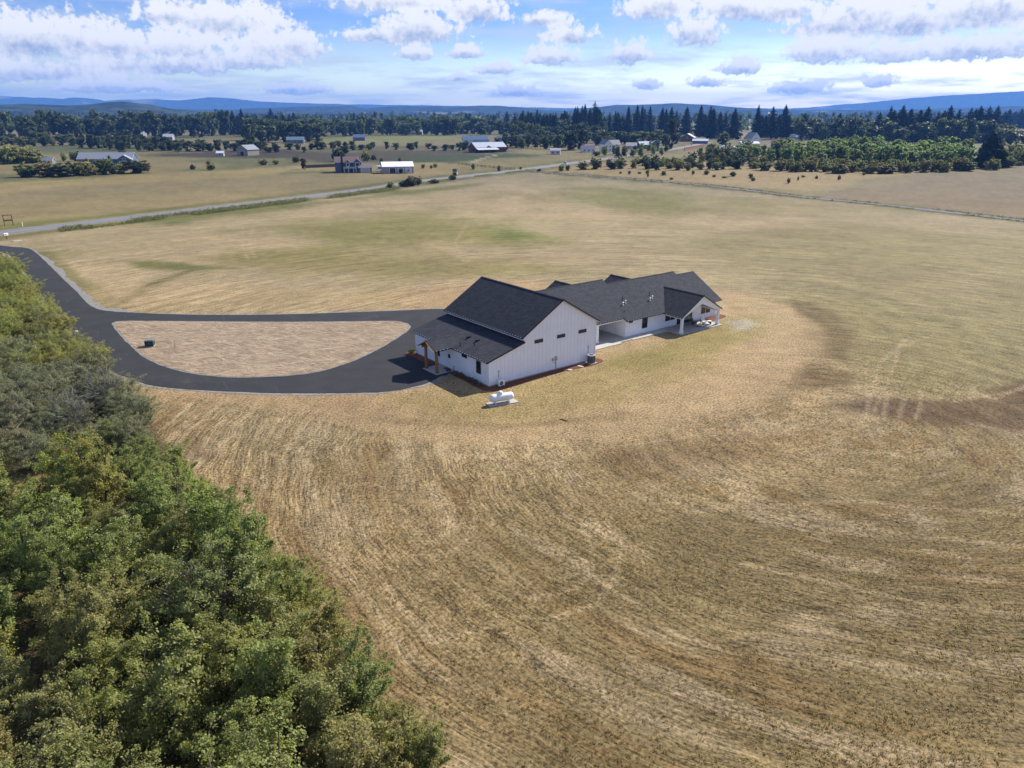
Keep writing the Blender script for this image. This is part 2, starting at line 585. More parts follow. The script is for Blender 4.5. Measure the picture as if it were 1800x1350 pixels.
def make_ground():
    azs = np.concatenate([np.arange(-180, -40, 5.0), np.arange(-40, 40.01, 0.13), np.arange(44, 180, 5.0)])
    dep = np.concatenate([np.arange(72, 52, -1.0), np.arange(52, 2.0, -0.105), np.arange(2.0, 0.12, -0.03)])
    rad = CAM_H / np.tan(np.radians(dep))
    A, Rr = np.meshgrid(np.radians(azs), rad)
    X = (Rr * np.sin(A)).ravel()
    Y = (Rr * np.cos(A)).ravel()
    nr, na = len(rad), len(azs)
    N = nr * na
    dist = np.hypot(X, Y)
    n_big = fbm(X, Y, 60, 5, 1)
    n_mid = fbm(X, Y, 9, 5, 2)
    n_small = fbm(X, Y, 1.6, 4, 3)
    n_warp = fbm(X, Y, 22, 4, 5) - 0.5
    n_warp2 = fbm(X, Y, 5, 4, 6) - 0.5
    C = np.empty((N, 3))
    G = np.full(N, 0.25)

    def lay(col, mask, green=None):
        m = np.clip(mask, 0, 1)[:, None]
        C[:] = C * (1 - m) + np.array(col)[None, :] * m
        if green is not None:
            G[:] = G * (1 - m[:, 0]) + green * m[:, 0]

    def region(pts, feather, warp=0.0, px=True):
        p = px_poly(pts) if px else pts
        xs, ys = [q[0] for q in p], [q[1] for q in p]
        pad = feather + warp * 2 + 1
        sel = (X > min(xs) - pad) & (X < max(xs) + pad) & (Y > min(ys) - pad) & (Y < max(ys) + pad)
        out = np.zeros(N)
        x, y = X[sel], Y[sel]
        d = seg_dist(x, y, p, True)
        d = np.where(inside(x, y, p), -d, d) + warp * (n_warp[sel] * 2 + n_warp2[sel])
        out[sel] = 1 - sstep(-feather, feather, d)
        return out

    def line(pts, width, feather, px=True):
        p = px_poly(pts) if px else pts
        xs, ys = [q[0] for q in p], [q[1] for q in p]
        pad = width + feather + 1
        sel = (X > min(xs) - pad) & (X < max(xs) + pad) & (Y > min(ys) - pad) & (Y < max(ys) + pad)
        out = np.zeros(N)
        d = seg_dist(X[sel], Y[sel], p) + feather * n_warp2[sel]
        out[sel] = 1 - sstep(width, width + feather, d)
        return out

    # far country: patchwork of stubble, pasture and ploughland
    far = fbm(X, Y, 420, 3, 21)
    C[:] = np.array((0.30, 0.245, 0.135))
    lay((0.20, 0.20, 0.085), sstep(0.5, 0.62, far) * 0.9)
    lay((0.19, 0.185, 0.10), sstep(1500, 2600, dist) * 0.7)
    # the mown field that the farmhouse stands in
    lay((0.385, 0.325, 0.205), region([(-200, 436), (0, 420), (330, 380), (660, 338), (800, 318), (930, 302), (985, 308), (1400, 347), (1800, 390), (2200, 430), (2600, 700), (2600, 3000), (-900, 3000), (-900, 900)], 2.0), 0.35)
    lay((0.46, 0.365, 0.235), sstep(0.50, 0.66, fbm(X, Y, 38, 4, 31)) * 0.6 * (dist < 420))
    lay((0.225, 0.215, 0.075), sstep(0.52, 0.68, fbm(X, Y, 30, 5, 33)) * 0.4 * (dist > 95) * (dist < 420), 0.6)
    # greener lies
    for pts, c, f, k in [
        ([(200, 385), (420, 368), (640, 345), (760, 330), (860, 322), (700, 345), (480, 372), (300, 395)], (0.17, 0.19, 0.06), 6, 0.85),
        ([(480, 400), (700, 375), (880, 395), (1000, 420), (900, 430), (760, 425), (600, 430)], (0.23, 0.225, 0.075), 12, 0.75),
        ([(840, 398), (920, 402), (960, 418), (880, 420)], (0.17, 0.21, 0.055), 4, 0.8),
        ([(1050, 330), (1240, 345), (1250, 375), (1120, 380), (1020, 350)], (0.22, 0.22, 0.08), 12, 0.75),
        ([(380, 455), (520, 440), (720, 450), (900, 462), (1000, 480), (800, 485), (520, 475)], (0.26, 0.235, 0.09), 7, 0.7),
        ([(235, 460), (340, 463), (410, 472), (330, 480), (250, 470)], (0.15, 0.165, 0.05), 2.5, 0.85),
        ([(1350, 540), (1500, 520), (1800, 600), (1800, 700), (1600, 690), (1480, 640), (1420, 580)], (0.225, 0.205, 0.085), 5, 0.75),
        ([(1500, 760), (1800, 740), (1800, 1000), (1500, 900)], (0.215, 0.19, 0.085), 6, 0.6)]:
        lay(c, region(pts, f, f * 1.2) * k, 0.75)
    lay((0.15, 0.155, 0.055), line([(195, 540), (235, 520), (275, 497), (330, 478)], 0.9, 1.2) * 0.7)
    lay((0.19, 0.18, 0.07), line([(70, 445), (120, 488), (160, 520), (205, 543)], 1.2, 2.5) * 0.75, 0.6)
    # near field: brown thatch with weeds, coarser towards the camera
    lay((0.345, 0.27, 0.155), region([(240, 720), (600, 790), (1000, 800), (1400, 740), (1800, 780), (2600, 900), (2600, 3000), (-500, 3000), (200, 1000)], 5, 5) * 0.85, 0.6)
    lay((0.215, 0.175, 0.092), region([(900, 900), (1400, 840), (1800, 820), (2600, 900), (2600, 3000), (600, 3000), (760, 1250)], 12, 6) * 0.75, 0.85)  # weedier, greener corner; vignette darkening is partly painted into its tone
    lay((0.235, 0.155, 0.07), sstep(0.56, 0.70, fbm(np.hypot(X - 34, Y - 74) * 1.0, np.arctan2(X - 34, 74 - Y) * 6, 3.0, 5, 41)) * 0.5 * (dist < 95))
    lay((0.43, 0.355, 0.245), sstep(0.54, 0.68, fbm(np.hypot(X - 34, Y - 74), np.arctan2(X - 34, 74 - Y) * 8, 2.4, 5, 43)) * 0.6 * (dist < 105))
    lay((0.24, 0.17, 0.09), region([(1020, 800), (1150, 770), (1330, 760), (1420, 770), (1300, 800), (1120, 850)], 3, 3) * 0.6)
    lay((0.275, 0.24, 0.13), region([(1200, 440), (1300, 400), (1500, 395), (1800, 420), (2300, 470), (2300, 760), (1800, 745), (1560, 690), (1500, 640), (1460, 560), (1330, 500)], 9, 8) * 0.75, 0.7)
    # trodden yard round the house
    ring = seg_dist(X, Y, YARD_W, True) + n_warp * 5
    ring = (1 - sstep(1.0, 5.5, ring)) * sstep(8, 24, X) * (dist < 140)
    lay((0.225, 0.165, 0.095), ring * 0.62, 0.4)
    ym = region(YARD_W, 2.4, 3.2, px=False)
    lay((0.455, 0.35, 0.215), ym * 0.95, 0.1)
    MOW = 1 - 0.75 * ym
    lay((0.47, 0.345, 0.215), region([(235, 694), (420, 705), (640, 745), (760, 700), (690, 690), (500, 692)], 3, 2) * 0.7, 0.05)
    lay((0.39, 0.315, 0.15), region([(690, 700), (860, 690), (1040, 645), (1160, 615), (1290, 600), (1260, 650), (1100, 700), (900, 745), (760, 740)], 3, 2) * 0.75, 0.25)
    lay((0.32, 0.28, 0.11), region([(1060, 640), (1150, 605), (1270, 560), (1350, 555), (1350, 590), (1250, 620), (1120, 650)], 2.2, 2.5) * 0.75, 0.45)
    lay((0.47, 0.46, 0.43), region([(1275, 565), (1310, 560), (1338, 568), (1325, 582), (1290, 583)], 1.2, 1.6) * 0.7, 0.0)
    lay((0.46, 0.33, 0.20), region([(640, 520), (800, 500), (900, 492), (960, 497), (860, 520), (780, 545), (690, 547)], 3, 3) * 0.7)
    lay((0.46, 0.35, 0.21), region([(130, 520), (200, 500), (420, 505), (700, 515), (760, 535), (600, 549), (250, 549), (180, 542)], 4, 3) * 0.55)
    # churned earth at the yard's edge
    lay((0.185, 0.145, 0.075), region([(1400, 530), (1470, 555), (1500, 600), (1490, 640), (1455, 625), (1455, 585), (1420, 555)], 1.5, 2.5) * 0.85, 0.3)
    lay((0.135, 0.088, 0.055), region([(1450, 712), (1540, 700), (1660, 704), (1800, 690), (2000, 690), (2000, 770), (1800, 765), (1700, 748), (1560, 735)], 1.8, 3.0) * 0.85, 0.1)
    lay((0.155, 0.10, 0.062), region([(1720, 690), (1790, 672), (1900, 660), (1900, 690), (1760, 700)], 0.8, 1.0) * 0.8, 0.0)
    lay((0.17, 0.12, 0.06), region([(1410, 640), (1490, 650), (1510, 670), (1440, 690), (1400, 672)], 1.5, 2.5) * 0.7)
    lay((0.50, 0.385, 0.215), region([(1400, 690), (1450, 685), (1440, 720), (1390, 735)], 1.0, 1.5) * 0.7)
    # mowing rows bend round the yard
    dy = seg_dist(X, Y, YARD_W, True)
    ang = np.arctan2(Y - 85, X - 15) * 40
    near = (dist < 230) & ~inside(X, Y, YARD_W)
    rows = fbm(dy * 1.0, ang * 0.045, 1.3, 4, 51)
    k = np.where(near, 1 + (rows - 0.5) * 0.35, 1.0)
    C *= k[:, None]
    MOW *= 1 - 0.6 * sstep(120, 330, dist)
    # wheel tracks
    pale = (0.47, 0.385, 0.26)
    for pts in [[(1000, 905), (1040, 955), (1040, 1010), (1000, 1040), (930, 1052)], [(1060, 910), (1090, 960), (1085, 1010), (1050, 1060), (980, 1085)],
                [(790, 880), (800, 905), (780, 940), (740, 960)], [(825, 880), (836, 905), (820, 950), (770, 985)],
                [(1640, 590), (1580, 610), (1570, 650), (1535, 725)], [(1600, 590), (1545, 640), (1520, 735)],
                [(1620, 690), (1618, 715), (1608, 737)], [(1590, 700), (1580, 735)], [(1560, 690), (1552, 738)],
                [(1700, 742), (1800, 765)], [(1750, 700), (1830, 668)], [(1680, 705), (1770, 690), (1850, 672)],
                [(1000, 795), (1200, 770), (1420, 700)], [(1400, 800), (1640, 790), (1700, 800)], [(640, 960), (700, 1060), (760, 1130), (870, 1100)],
                [(560, 940), (650, 1060), (720, 1160)], [(430, 400), (425, 430), (436, 455)], [(444, 398), (438, 430), (450, 455)],
                [(820, 395), (800, 425), (815, 460)], [(1500, 930), (1800, 960)], [(1300, 990), (1620, 1060), (1800, 1080)],
                [(560, 860), (640, 850), (720, 860)], [(1200, 900), (1500, 880), (1800, 905)]]:
        lay(pale, line(pts, 0.08, 0.35) * 0.5)
    for pts in [[(700, 740), (900, 750), (1100, 730)], [(330, 770), (480, 900), (600, 1050), (720, 1230)], [(1430, 660), (1480, 690)]]:
        lay((0.20, 0.135, 0.07), line(pts, 0.3, 0.9) * 0.35)
    # fields beyond the road
    for pts, c, f, w, k in [
        ([(-300, 435), (0, 400), (660, 322), (760, 312), (900, 297), (700, 305), (560, 303), (300, 318), (0, 330), (-300, 350)], (0.335, 0.27, 0.145), 4, 6, 0.9),
        ([(-60, 400), (60, 388), (250, 372), (330, 362), (280, 370), (120, 396)], (0.20, 0.235, 0.065), 3, 3, 0.8),
        ([(-300, 360), (0, 340), (200, 325), (420, 312), (580, 297), (540, 290), (300, 305), (0, 322), (-300, 335)], (0.45, 0.345, 0.165), 8, 12, 0.8),
        ([(-300, 318), (0, 306), (260, 303), (420, 290), (300, 283), (0, 290), (-300, 300)], (0.36, 0.28, 0.14), 8, 10, 0.8),
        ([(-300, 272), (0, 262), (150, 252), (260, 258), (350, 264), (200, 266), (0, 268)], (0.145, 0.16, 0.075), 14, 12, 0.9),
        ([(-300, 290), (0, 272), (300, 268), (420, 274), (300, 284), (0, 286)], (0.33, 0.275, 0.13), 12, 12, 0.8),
        ([(225, 274), (380, 266), (470, 262), (600, 268), (560, 276), (420, 278), (300, 276)], (0.085, 0.07, 0.055), 8, 8, 0.95),  # dark plough and green strips from here: cloud shadow is put into the colours
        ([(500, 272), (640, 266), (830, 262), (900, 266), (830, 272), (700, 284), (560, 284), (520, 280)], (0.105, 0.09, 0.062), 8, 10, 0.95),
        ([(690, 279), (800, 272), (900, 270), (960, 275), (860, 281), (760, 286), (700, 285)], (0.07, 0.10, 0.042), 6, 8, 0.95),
        ([(530, 262), (700, 256), (830, 258), (700, 262), (560, 268)], (0.16, 0.15, 0.085), 10, 12, 0.9),
        ([(540, 250), (620, 240), (790, 238), (830, 246), (700, 250)], (0.27, 0.29, 0.10), 10, 12, 0.85),
        ([(820, 284), (900, 276), (1040, 276), (1060, 280), (1000, 286), (900, 298), (800, 306)], (0.315, 0.265, 0.125), 6, 8, 0.85),
        ([(920, 262), (1040, 264), (1050, 268), (930, 268)], (0.30, 0.28, 0.10), 8, 8, 0.7),
        ([(560, 292), (760, 285), (830, 290), (780, 306), (660, 312), (570, 300)], (0.43, 0.32, 0.16), 4, 5, 0.7),
        ([(940, 300), (1000, 291), (1100, 283), (1240, 282), (1420, 296), (1560, 304), (1650, 300), (1540, 312), (1420, 338), (1240, 322), (1080, 310)], (0.44, 0.325, 0.165), 5, 6, 0.9),
        ([(1425, 342), (1560, 318), (1700, 305), (1800, 299), (2100, 290), (2200, 425), (1800, 382), (1560, 356)], (0.30, 0.235, 0.145), 2.5, 2, 0.95),
        ([(1290, 262), (1340, 250), (1600, 246), (1800, 250), (2000, 252), (2000, 262), (1700, 258), (1400, 256)], (0.27, 0.25, 0.13), 14, 10, 0.85),
        ([(1285, 235), (1345, 228), (1345, 240), (1290, 246)], (0.40, 0.31, 0.16), 20, 15, 0.8),
        ([(1740, 232), (1800, 222), (1900, 222), (1900, 240), (1760, 242)], (0.42, 0.32, 0.19), 20, 10, 0.8),
        ([(1060, 282), (1140, 268), (1230, 262), (1290, 268), (1230, 280), (1100, 286)], (0.31, 0.265, 0.125), 6, 8, 0.8)]:
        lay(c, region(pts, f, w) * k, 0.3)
    lay((0.52, 0.44, 0.31), line([(830, 285), (850, 278), (880, 271)], 1.5, 1.5) * 0.8)
    lay((0.14, 0.10, 0.07), line([(780, 286), (840, 291), (905, 299)], 0.6, 1.5) * 0.8)
    # verges of the road and the lane
    dr = seg_dist(X, Y, ROAD_W)
    on_near = X > -160
    lay((0.165, 0.165, 0.06), sstep(4.2, 6.0, dr) * (1 - sstep(9, 17, dr + n_warp * 10)) * 0.8 * on_near, 0.7)
    lay((0.40, 0.31, 0.16), (1 - sstep(4.5, 8, dr)) * 0.7)
    dl = seg_dist(X, Y, LANE_W)
    lay((0.13, 0.12, 0.06), (1 - sstep(3.4, 6.5, dl + n_warp2 * 3)) * 0.9, 0.4)
    # thicket floor
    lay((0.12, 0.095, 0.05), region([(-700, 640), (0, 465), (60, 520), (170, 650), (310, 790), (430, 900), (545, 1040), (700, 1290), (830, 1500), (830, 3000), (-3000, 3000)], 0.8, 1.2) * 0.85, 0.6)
    lay((0.37, 0.31, 0.13), region([(-80, 850), (60, 830), (170, 845), (120, 880), (-60, 900)], 1.5, 1.5) * 0.85, 0.5)
    C *= (0.80 + 0.40 * n_mid)[:, None] * (0.88 + 0.24 * n_small)[:, None] * (0.85 + 0.3 * n_big)[:, None]
    nk = (1 - sstep(85, 150, dist))[:, None]
    C *= np.array([0.615, 0.56, 0.465])[None, :] * nk + np.array([0.625, 0.585, 0.495])[None, :] * (1 - nk)
    C *= 1 - sstep(230, 420, dist)[:, None] * np.array([0.26, 0.21, 0.13])[None, :]  # far fields darker and greyer: cloud shade painted into the soil colour

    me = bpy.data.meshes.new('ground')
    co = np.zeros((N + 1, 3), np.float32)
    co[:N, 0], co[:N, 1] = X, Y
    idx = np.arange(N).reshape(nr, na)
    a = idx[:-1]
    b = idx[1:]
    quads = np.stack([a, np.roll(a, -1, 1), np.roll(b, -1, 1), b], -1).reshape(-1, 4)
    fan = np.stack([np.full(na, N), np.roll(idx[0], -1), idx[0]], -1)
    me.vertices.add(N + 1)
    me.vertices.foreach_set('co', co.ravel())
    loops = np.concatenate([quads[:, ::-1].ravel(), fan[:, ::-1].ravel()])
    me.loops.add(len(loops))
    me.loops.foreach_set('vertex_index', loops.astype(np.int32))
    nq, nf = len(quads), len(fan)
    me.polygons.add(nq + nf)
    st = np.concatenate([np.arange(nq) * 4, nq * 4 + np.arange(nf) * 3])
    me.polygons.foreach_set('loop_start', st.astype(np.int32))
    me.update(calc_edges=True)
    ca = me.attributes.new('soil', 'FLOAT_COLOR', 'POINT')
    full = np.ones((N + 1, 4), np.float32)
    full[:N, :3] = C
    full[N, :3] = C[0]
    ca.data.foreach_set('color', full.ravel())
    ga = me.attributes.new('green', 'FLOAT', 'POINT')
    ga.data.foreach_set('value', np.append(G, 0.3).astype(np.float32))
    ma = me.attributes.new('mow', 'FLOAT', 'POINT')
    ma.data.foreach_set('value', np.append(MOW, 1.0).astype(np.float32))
    m = bpy.data.materials.new('field_grass')
    m.use_nodes = True
    t = NT(m.node_tree)
    bs = t.n['Principled BSDF']
    pos = t.new('ShaderNodeNewGeometry').outputs['Position']
    soil = t.new('ShaderNodeAttribute', attribute_name='soil').outputs['Color']
    green = t.new('ShaderNodeAttribute', attribute_name='green').outputs['Fac']
    g1 = t.noise(pos, 0.45, 5.0, 0.62)
    g2 = t.noise(pos, 4.0, 4.0, 0.65)
    g3 = t.noise(pos, 1.35, 4.0, 0.6)
    g4 = t.noise(pos, 2.3, 3.0, 0.6)
    mow = t.new('ShaderNodeAttribute', attribute_name='mow').outputs['Fac']
    # swaths: the mower circled the yard, so the stubble lies in arcs
    px_, py_, pz_ = t.sep(pos)
    ax, ay = t.math('SUBTRACT', px_, 34.0), t.math('SUBTRACT', 74.0, py_)
    rr_ = t.math('SQRT', t.math('ADD', t.math('MULTIPLY', ax, ax), t.math('MULTIPLY', ay, ay)))
    rr_ = t.math('ADD', rr_, t.math('MULTIPLY', t.noise(pos, 0.06, 2.0), 5.0))
    th_ = t.math('MULTIPLY', t.math('ARCTAN2', ax, ay), 30.0)
    s1 = t.noise(t.comb(t.math('MULTIPLY', rr_, 5.6), t.math('MULTIPLY', th_, 0.8), 0.0), 1.0, 5.0, 0.74, 0.5)
    s2 = t.noise(t.comb(t.math('MULTIPLY', rr_, 1.15), t.math('MULTIPLY', th_, 0.10), 4.0), 1.0, 4.0, 0.6)
    sw = t.math('ADD', t.math('MULTIPLY', t.math('SUBTRACT', s1, 0.5), t.rng(t.noise(pos, 0.11, 3.0, 0.6), 0.30, 0.64, 1.5, 4.6)), t.math('MULTIPLY', t.math('SUBTRACT', s2, 0.5), 1.7))
    k = t.math('ADD', t.math('MULTIPLY', t.math('SUBTRACT', g1, 0.5), 0.8), t.math('MULTIPLY', t.math('SUBTRACT', g2, 0.5), 3.8))
    k = t.math('ADD', k, t.math('MULTIPLY', sw, mow))
    k = t.math('MAXIMUM', k, -0.75)
    k = t.math('ADD', k, 1.0)
    c = t.mix(1.0, soil, t.comb(k, k, k), 'MULTIPLY')
    # bleached straw, bare earth and green weeds of a hand's breadth
    c = t.mix(t.math('MULTIPLY', t.rng(g3, 0.56, 0.74), 0.45), c, t.mix(1.0, soil, (1.45, 1.4, 1.35), 'MULTIPLY'))
    c = t.mix(t.math('MULTIPLY', t.rng(g4, 0.58, 0.72), 0.5), c, t.mix(1.0, soil, (0.52, 0.47, 0.42), 'MULTIPLY'))
    gw = t.rng(t.noise(pos, 3.1, 4.0, 0.66), t.math('SUBTRACT', 0.69, t.math('MULTIPLY', green, 0.12)), 0.76)
    c = t.mix(t.math('MULTIPLY', gw, t.math('MULTIPLY', green, 0.85)), c, (0.095, 0.105, 0.03))
    t.put(bs.inputs['Base Color'], c)
    bs.inputs['Roughness'].default_value = 0.95
    bs.inputs['Specular IOR Level'].default_value = 0.1
    bn = t.new('ShaderNodeBump')
    bn.inputs['Strength'].default_value = 0.7
    bn.inputs['Distance'].default_value = 0.10
    t.put(bn.inputs['Height'], t.math('ADD', t.math('MULTIPLY', g2, 0.7), t.math('ADD', s1, g3)))
    t.l.new(bn.outputs[0], bs.inputs['Normal'])
    me.materials.append(m)
    o = link(bpy.data.objects.new('ground', me))
    tag(o, 'dry mown grass fields stretching to the hills', None, kind='structure')
    return o


make_ground()


# ------------------------------------------------------------------ drive, road, lane
def sheet(name, pts, z, mat, label, thick=0.05):
    """flat sheet with a low edge, from an outline of ground points"""
    b = MB()
    p = [(q[0], q[1]) for q in pts]
    area = sum(p[k][0] * p[(k + 1) % len(p)][1] - p[(k + 1) % len(p)][0] * p[k][1] for k in range(len(p)))
    if area < 0:
        p = p[::-1]
    b.slab([(x, y, z) for x, y in p], thick, 0, 0, 0)
    o = b.build(name, mat)
    return tag(o, label, kind='structure')


def smooth_loop(pts, n=3, closed=True):
    """Catmull-Rom through ground points"""
    p = [Vector((q[0], q[1])) for q in pts]
    out = []
    L = len(p)
    for i in range(L if closed else L - 1):
        if closed:
            p0, p1, p2, p3 = p[i - 1], p[i], p[(i + 1) % L], p[(i + 2) % L]
        else:
            p0, p1, p2, p3 = p[max(i - 1, 0)], p[i], p[i + 1], p[min(i + 2, L - 1)]
        for k in range(n):
            t = k / n
            out.append(0.5 * ((2 * p1) + (p2 - p0) * t + (2 * p0 - 5 * p1 + 4 * p2 - p3) * t * t + (3 * p1 - p0 - 3 * p2 + p3) * t ** 3))
    if not closed:
        out.append(p[-1])
    return out


def offset_loop(pts, amount):
    n = len(pts)
    area = sum(pts[k].x * pts[(k + 1) % n].y - pts[(k + 1) % n].x * pts[k].y for k in range(n))
    sg = -1 if area > 0 else 1
    out = []
    for k in range(n):
        d = (pts[(k + 1) % n] - pts[k - 1])
        d = d.normalized() if d.length > 1e-6 else Vector((1, 0))
        a = amount(k, pts[k]) if callable(amount) else amount
        out.append(pts[k] + Vector((-d.y, d.x)) * sg * a)
    return out


def make_asphalt():
    """fresh paving: faint lane seams, dusty wheel scuffs, fine aggregate"""
    m = bpy.data.materials.new('new_asphalt')
    m.use_nodes = True
    t = NT(m.node_tree)
    b = t.n['Principled BSDF']
    pos = t.new('ShaderNodeTexCoord').outputs['Object']
    n1 = t.noise(pos, 0.3, 5.0, 0.6)
    n2 = t.noise(pos, 11.0, 3.0, 0.7)
    c = t.mix(t.rng(n1, 0.3, 0.7), (0.025, 0.025, 0.026), (0.033, 0.033, 0.034))
    x, y, z = t.sep(pos)
    scuff = t.noise(t.comb(t.math('MULTIPLY', t.math('ADD', x, t.math('MULTIPLY', y, 0.5)), 1.6), t.math('MULTIPLY', t.math('SUBTRACT', y, t.math('MULTIPLY', x, 0.5)), 0.10), 0.0), 1.0, 4.0, 0.6)
    c = t.mix(t.math('MULTIPLY', t.rng(scuff, 0.62, 0.74), 0.5), c, (0.085, 0.08, 0.072))
    dust = t.rng(t.noise(pos, 0.16, 6.0, 0.7), 0.56, 0.72)
    c = t.mix(t.math('MULTIPLY', dust, 0.35), c, (0.075, 0.07, 0.062))
    k = t.rng(n2, 0.2, 0.8, 0.72, 1.28)
    t.put(b.inputs['Base Color'], t.mix(1.0, c, t.comb(k, k, k), 'MULTIPLY'))
    b.inputs['Roughness'].default_value = 0.92
    b.inputs['Specular IOR Level'].default_value = 0.22
    bn = t.new('ShaderNodeBump')
    bn.inputs['Strength'].default_value = 0.4
    bn.inputs['Distance'].default_value = 0.02
    t.put(bn.inputs['Height'], t.noise(pos, 40.0, 2.0))
    t.l.new(bn.outputs[0], b.inputs['Normal'])
    return m


asphalt = make_asphalt()
asphalt_old = material('worn_road', (0.15, 0.155, 0.175), 0.85, 0.07, 0.1, 0.1, 20)
gravel = material('pale_gravel', (0.25, 0.235, 0.21), 0.95, 0.22, 2.0, 0.6, 18)
gravel_lane = material('grey_gravel', (0.13, 0.13, 0.132), 0.95, 0.14, 0.6, 0.4, 8)
island_soil = None


def make_island_material():
    m = bpy.data.materials.new('graded_soil')
    m.use_nodes = True
    t = NT(m.node_tree)
    b = t.n['Principled BSDF']
    pos = t.new('ShaderNodeTexCoord').outputs['Object']
    x, y, z = t.sep(pos)
    # rake and bucket marks: two sets of long scratches
    s1 = t.noise(t.comb(t.math('MULTIPLY', t.math('ADD', x, t.math('MULTIPLY', y, 0.25)), 0.3), t.math('SUBTRACT', y, t.math('MULTIPLY', x, 0.25)), 0.0), 1.1, 6.0, 0.72, 1.6)
    s2 = t.noise(t.comb(t.math('MULTIPLY', t.math('SUBTRACT', x, t.math('MULTIPLY', y, 0.9)), 0.25), t.math('ADD', y, t.math('MULTIPLY', x, 0.6)), 3.0), 1.0, 6.0, 0.72, 1.6)
    f = t.rng(t.math('MAXIMUM', s1, s2), 0.42, 0.66)
    f = t.math('MULTIPLY', f, t.rng(t.noise(pos, 4.0, 4.0, 0.65), 0.25, 0.6, 0.45, 1.0))
    c = t.mix(f, (0.175, 0.125, 0.08), (0.40, 0.31, 0.21))
    c = t.mix(t.rng(t.noise(pos, 0.25, 3.0), 0.5, 0.7, 0, 0.4), c, (0.33, 0.26, 0.17))
    t.put(b.inputs['Base Color'], c)
    b.inputs['Roughness'].default_value = 0.95
    b.inputs['Specular IOR Level'].default_value = 0.1
    bn = t.new('ShaderNodeBump')
    bn.inputs['Strength'].default_value = 0.6
    bn.inputs['Distance'].default_value = 0.08
    t.put(bn.inputs['Height'], f)
    t.l.new(bn.outputs[0], b.inputs['Normal'])
    return m


drive_w = smooth_loop(px_poly(DRIVE), 7)
drive_w = [q + Vector((mnoise.noise(Vector((q.x * 0.7, q.y * 0.7, 1))), mnoise.noise(Vector((q.x * 0.7, q.y * 0.7, 5))))) * 0.14 for q in drive_w]


def shoulder(k, p):
    u = p.x / max(p.y, 1)
    wide = 1.7 if (p.y > 118 and p.x > -112 and p.x < -66) else 0.75
    return wide * (0.75 + 0.7 * mnoise.noise(Vector((p.x * 0.25, p.y * 0.25, 0))) + 0.4 * mnoise.noise(Vector((p.x * 1.1, p.y * 1.1, 3))))


sheet('gravel_shoulder', offset_loop(drive_w, shoulder), 0.02, gravel, 'pale gravel shoulder along both edges of the asphalt drive', 0.04)
sheet('driveway', drive_w, 0.06, asphalt, 'new black asphalt driveway looping round a bare soil island', 0.07)
isl = smooth_loop(px_poly(ISLAND), 7)
isl = [q + Vector((mnoise.noise(Vector((q.x * 0.8, q.y * 0.8, 1))), mnoise.noise(Vector((q.x * 0.8, q.y * 0.8, 5))))) * 0.16 for q in isl]
sheet('island_gravel', offset_loop(isl, 0.3), 0.066, gravel, 'thin gravel rim round the soil island', 0.01)
sheet('soil_island', isl, 0.085, make_island_material(), 'raked bare soil island inside the driveway loop', 0.05)


def ribbon(name, pts, width, z, mat, label, n=6):
    p = smooth_loop(pts, n, False)
    b = MB()
    L = []
    for k in range(len(p)):
        d = (p[min(k + 1, len(p) - 1)] - p[max(k - 1, 0)]).normalized()
        s = Vector((-d.y, d.x)) * width / 2
        L.append((p[k] + s, p[k] - s))
    for k in range(len(p) - 1):
        a, c = L[k]
        e, f = L[k + 1]
        b.hexa([(c.x, c.y, z - 0.08), (f.x, f.y, z - 0.08), (e.x, e.y, z - 0.08), (a.x, a.y, z - 0.08), (c.x, c.y, z), (f.x, f.y, z), (e.x, e.y, z), (a.x, a.y, z)])
    return tag(b.build(name, mat), label, kind='structure')


ribbon('road_shoulder', ROAD_W, 9.6, 0.03, gravel, 'pale gravel edge of the country road')
ribbon('road', ROAD_W, 7.0, 0.07, asphalt_old, 'grey country road running past the field')
ribbon('gravel_lane', LANE_W, 4.6, 0.05, gravel_lane, 'narrow grey gravel lane along the far side of the field')
line_paint = material('yellow_road_paint', (0.55, 0.42, 0.08), 0.7, 0.1, 0.5)
ribbon('road_centre_line', ROAD_W, 0.3, 0.078, line_paint, 'yellow centre line painted along the country road')

# ------------------------------------------------------------------ farmhouse
FARM = at(859.6, 680.4)
FARM = Vector((-2.843, 87.78, 0))
FARM_RZ = R(37.73)
farm = empty('farmhouse', FARM, FARM_RZ, 'long white board and batten farmhouse with charcoal shingle roofs and attached tall shop', 'house')
ROOFM = [shingle, black_trim, trim_white]


def farm_pt(x, y, z=0.0):
    c, s = math.cos(FARM_RZ), math.sin(FARM_RZ)
    return Vector((FARM.x + c * x - s * y, FARM.y + s * x + c * y, z))


def part(mb, name, mats, parent=None, smooth=False, label=None):
    o = mb.build(name, mats, parent or farm, smooth)
    if label:
        o['label'] = label
    return o


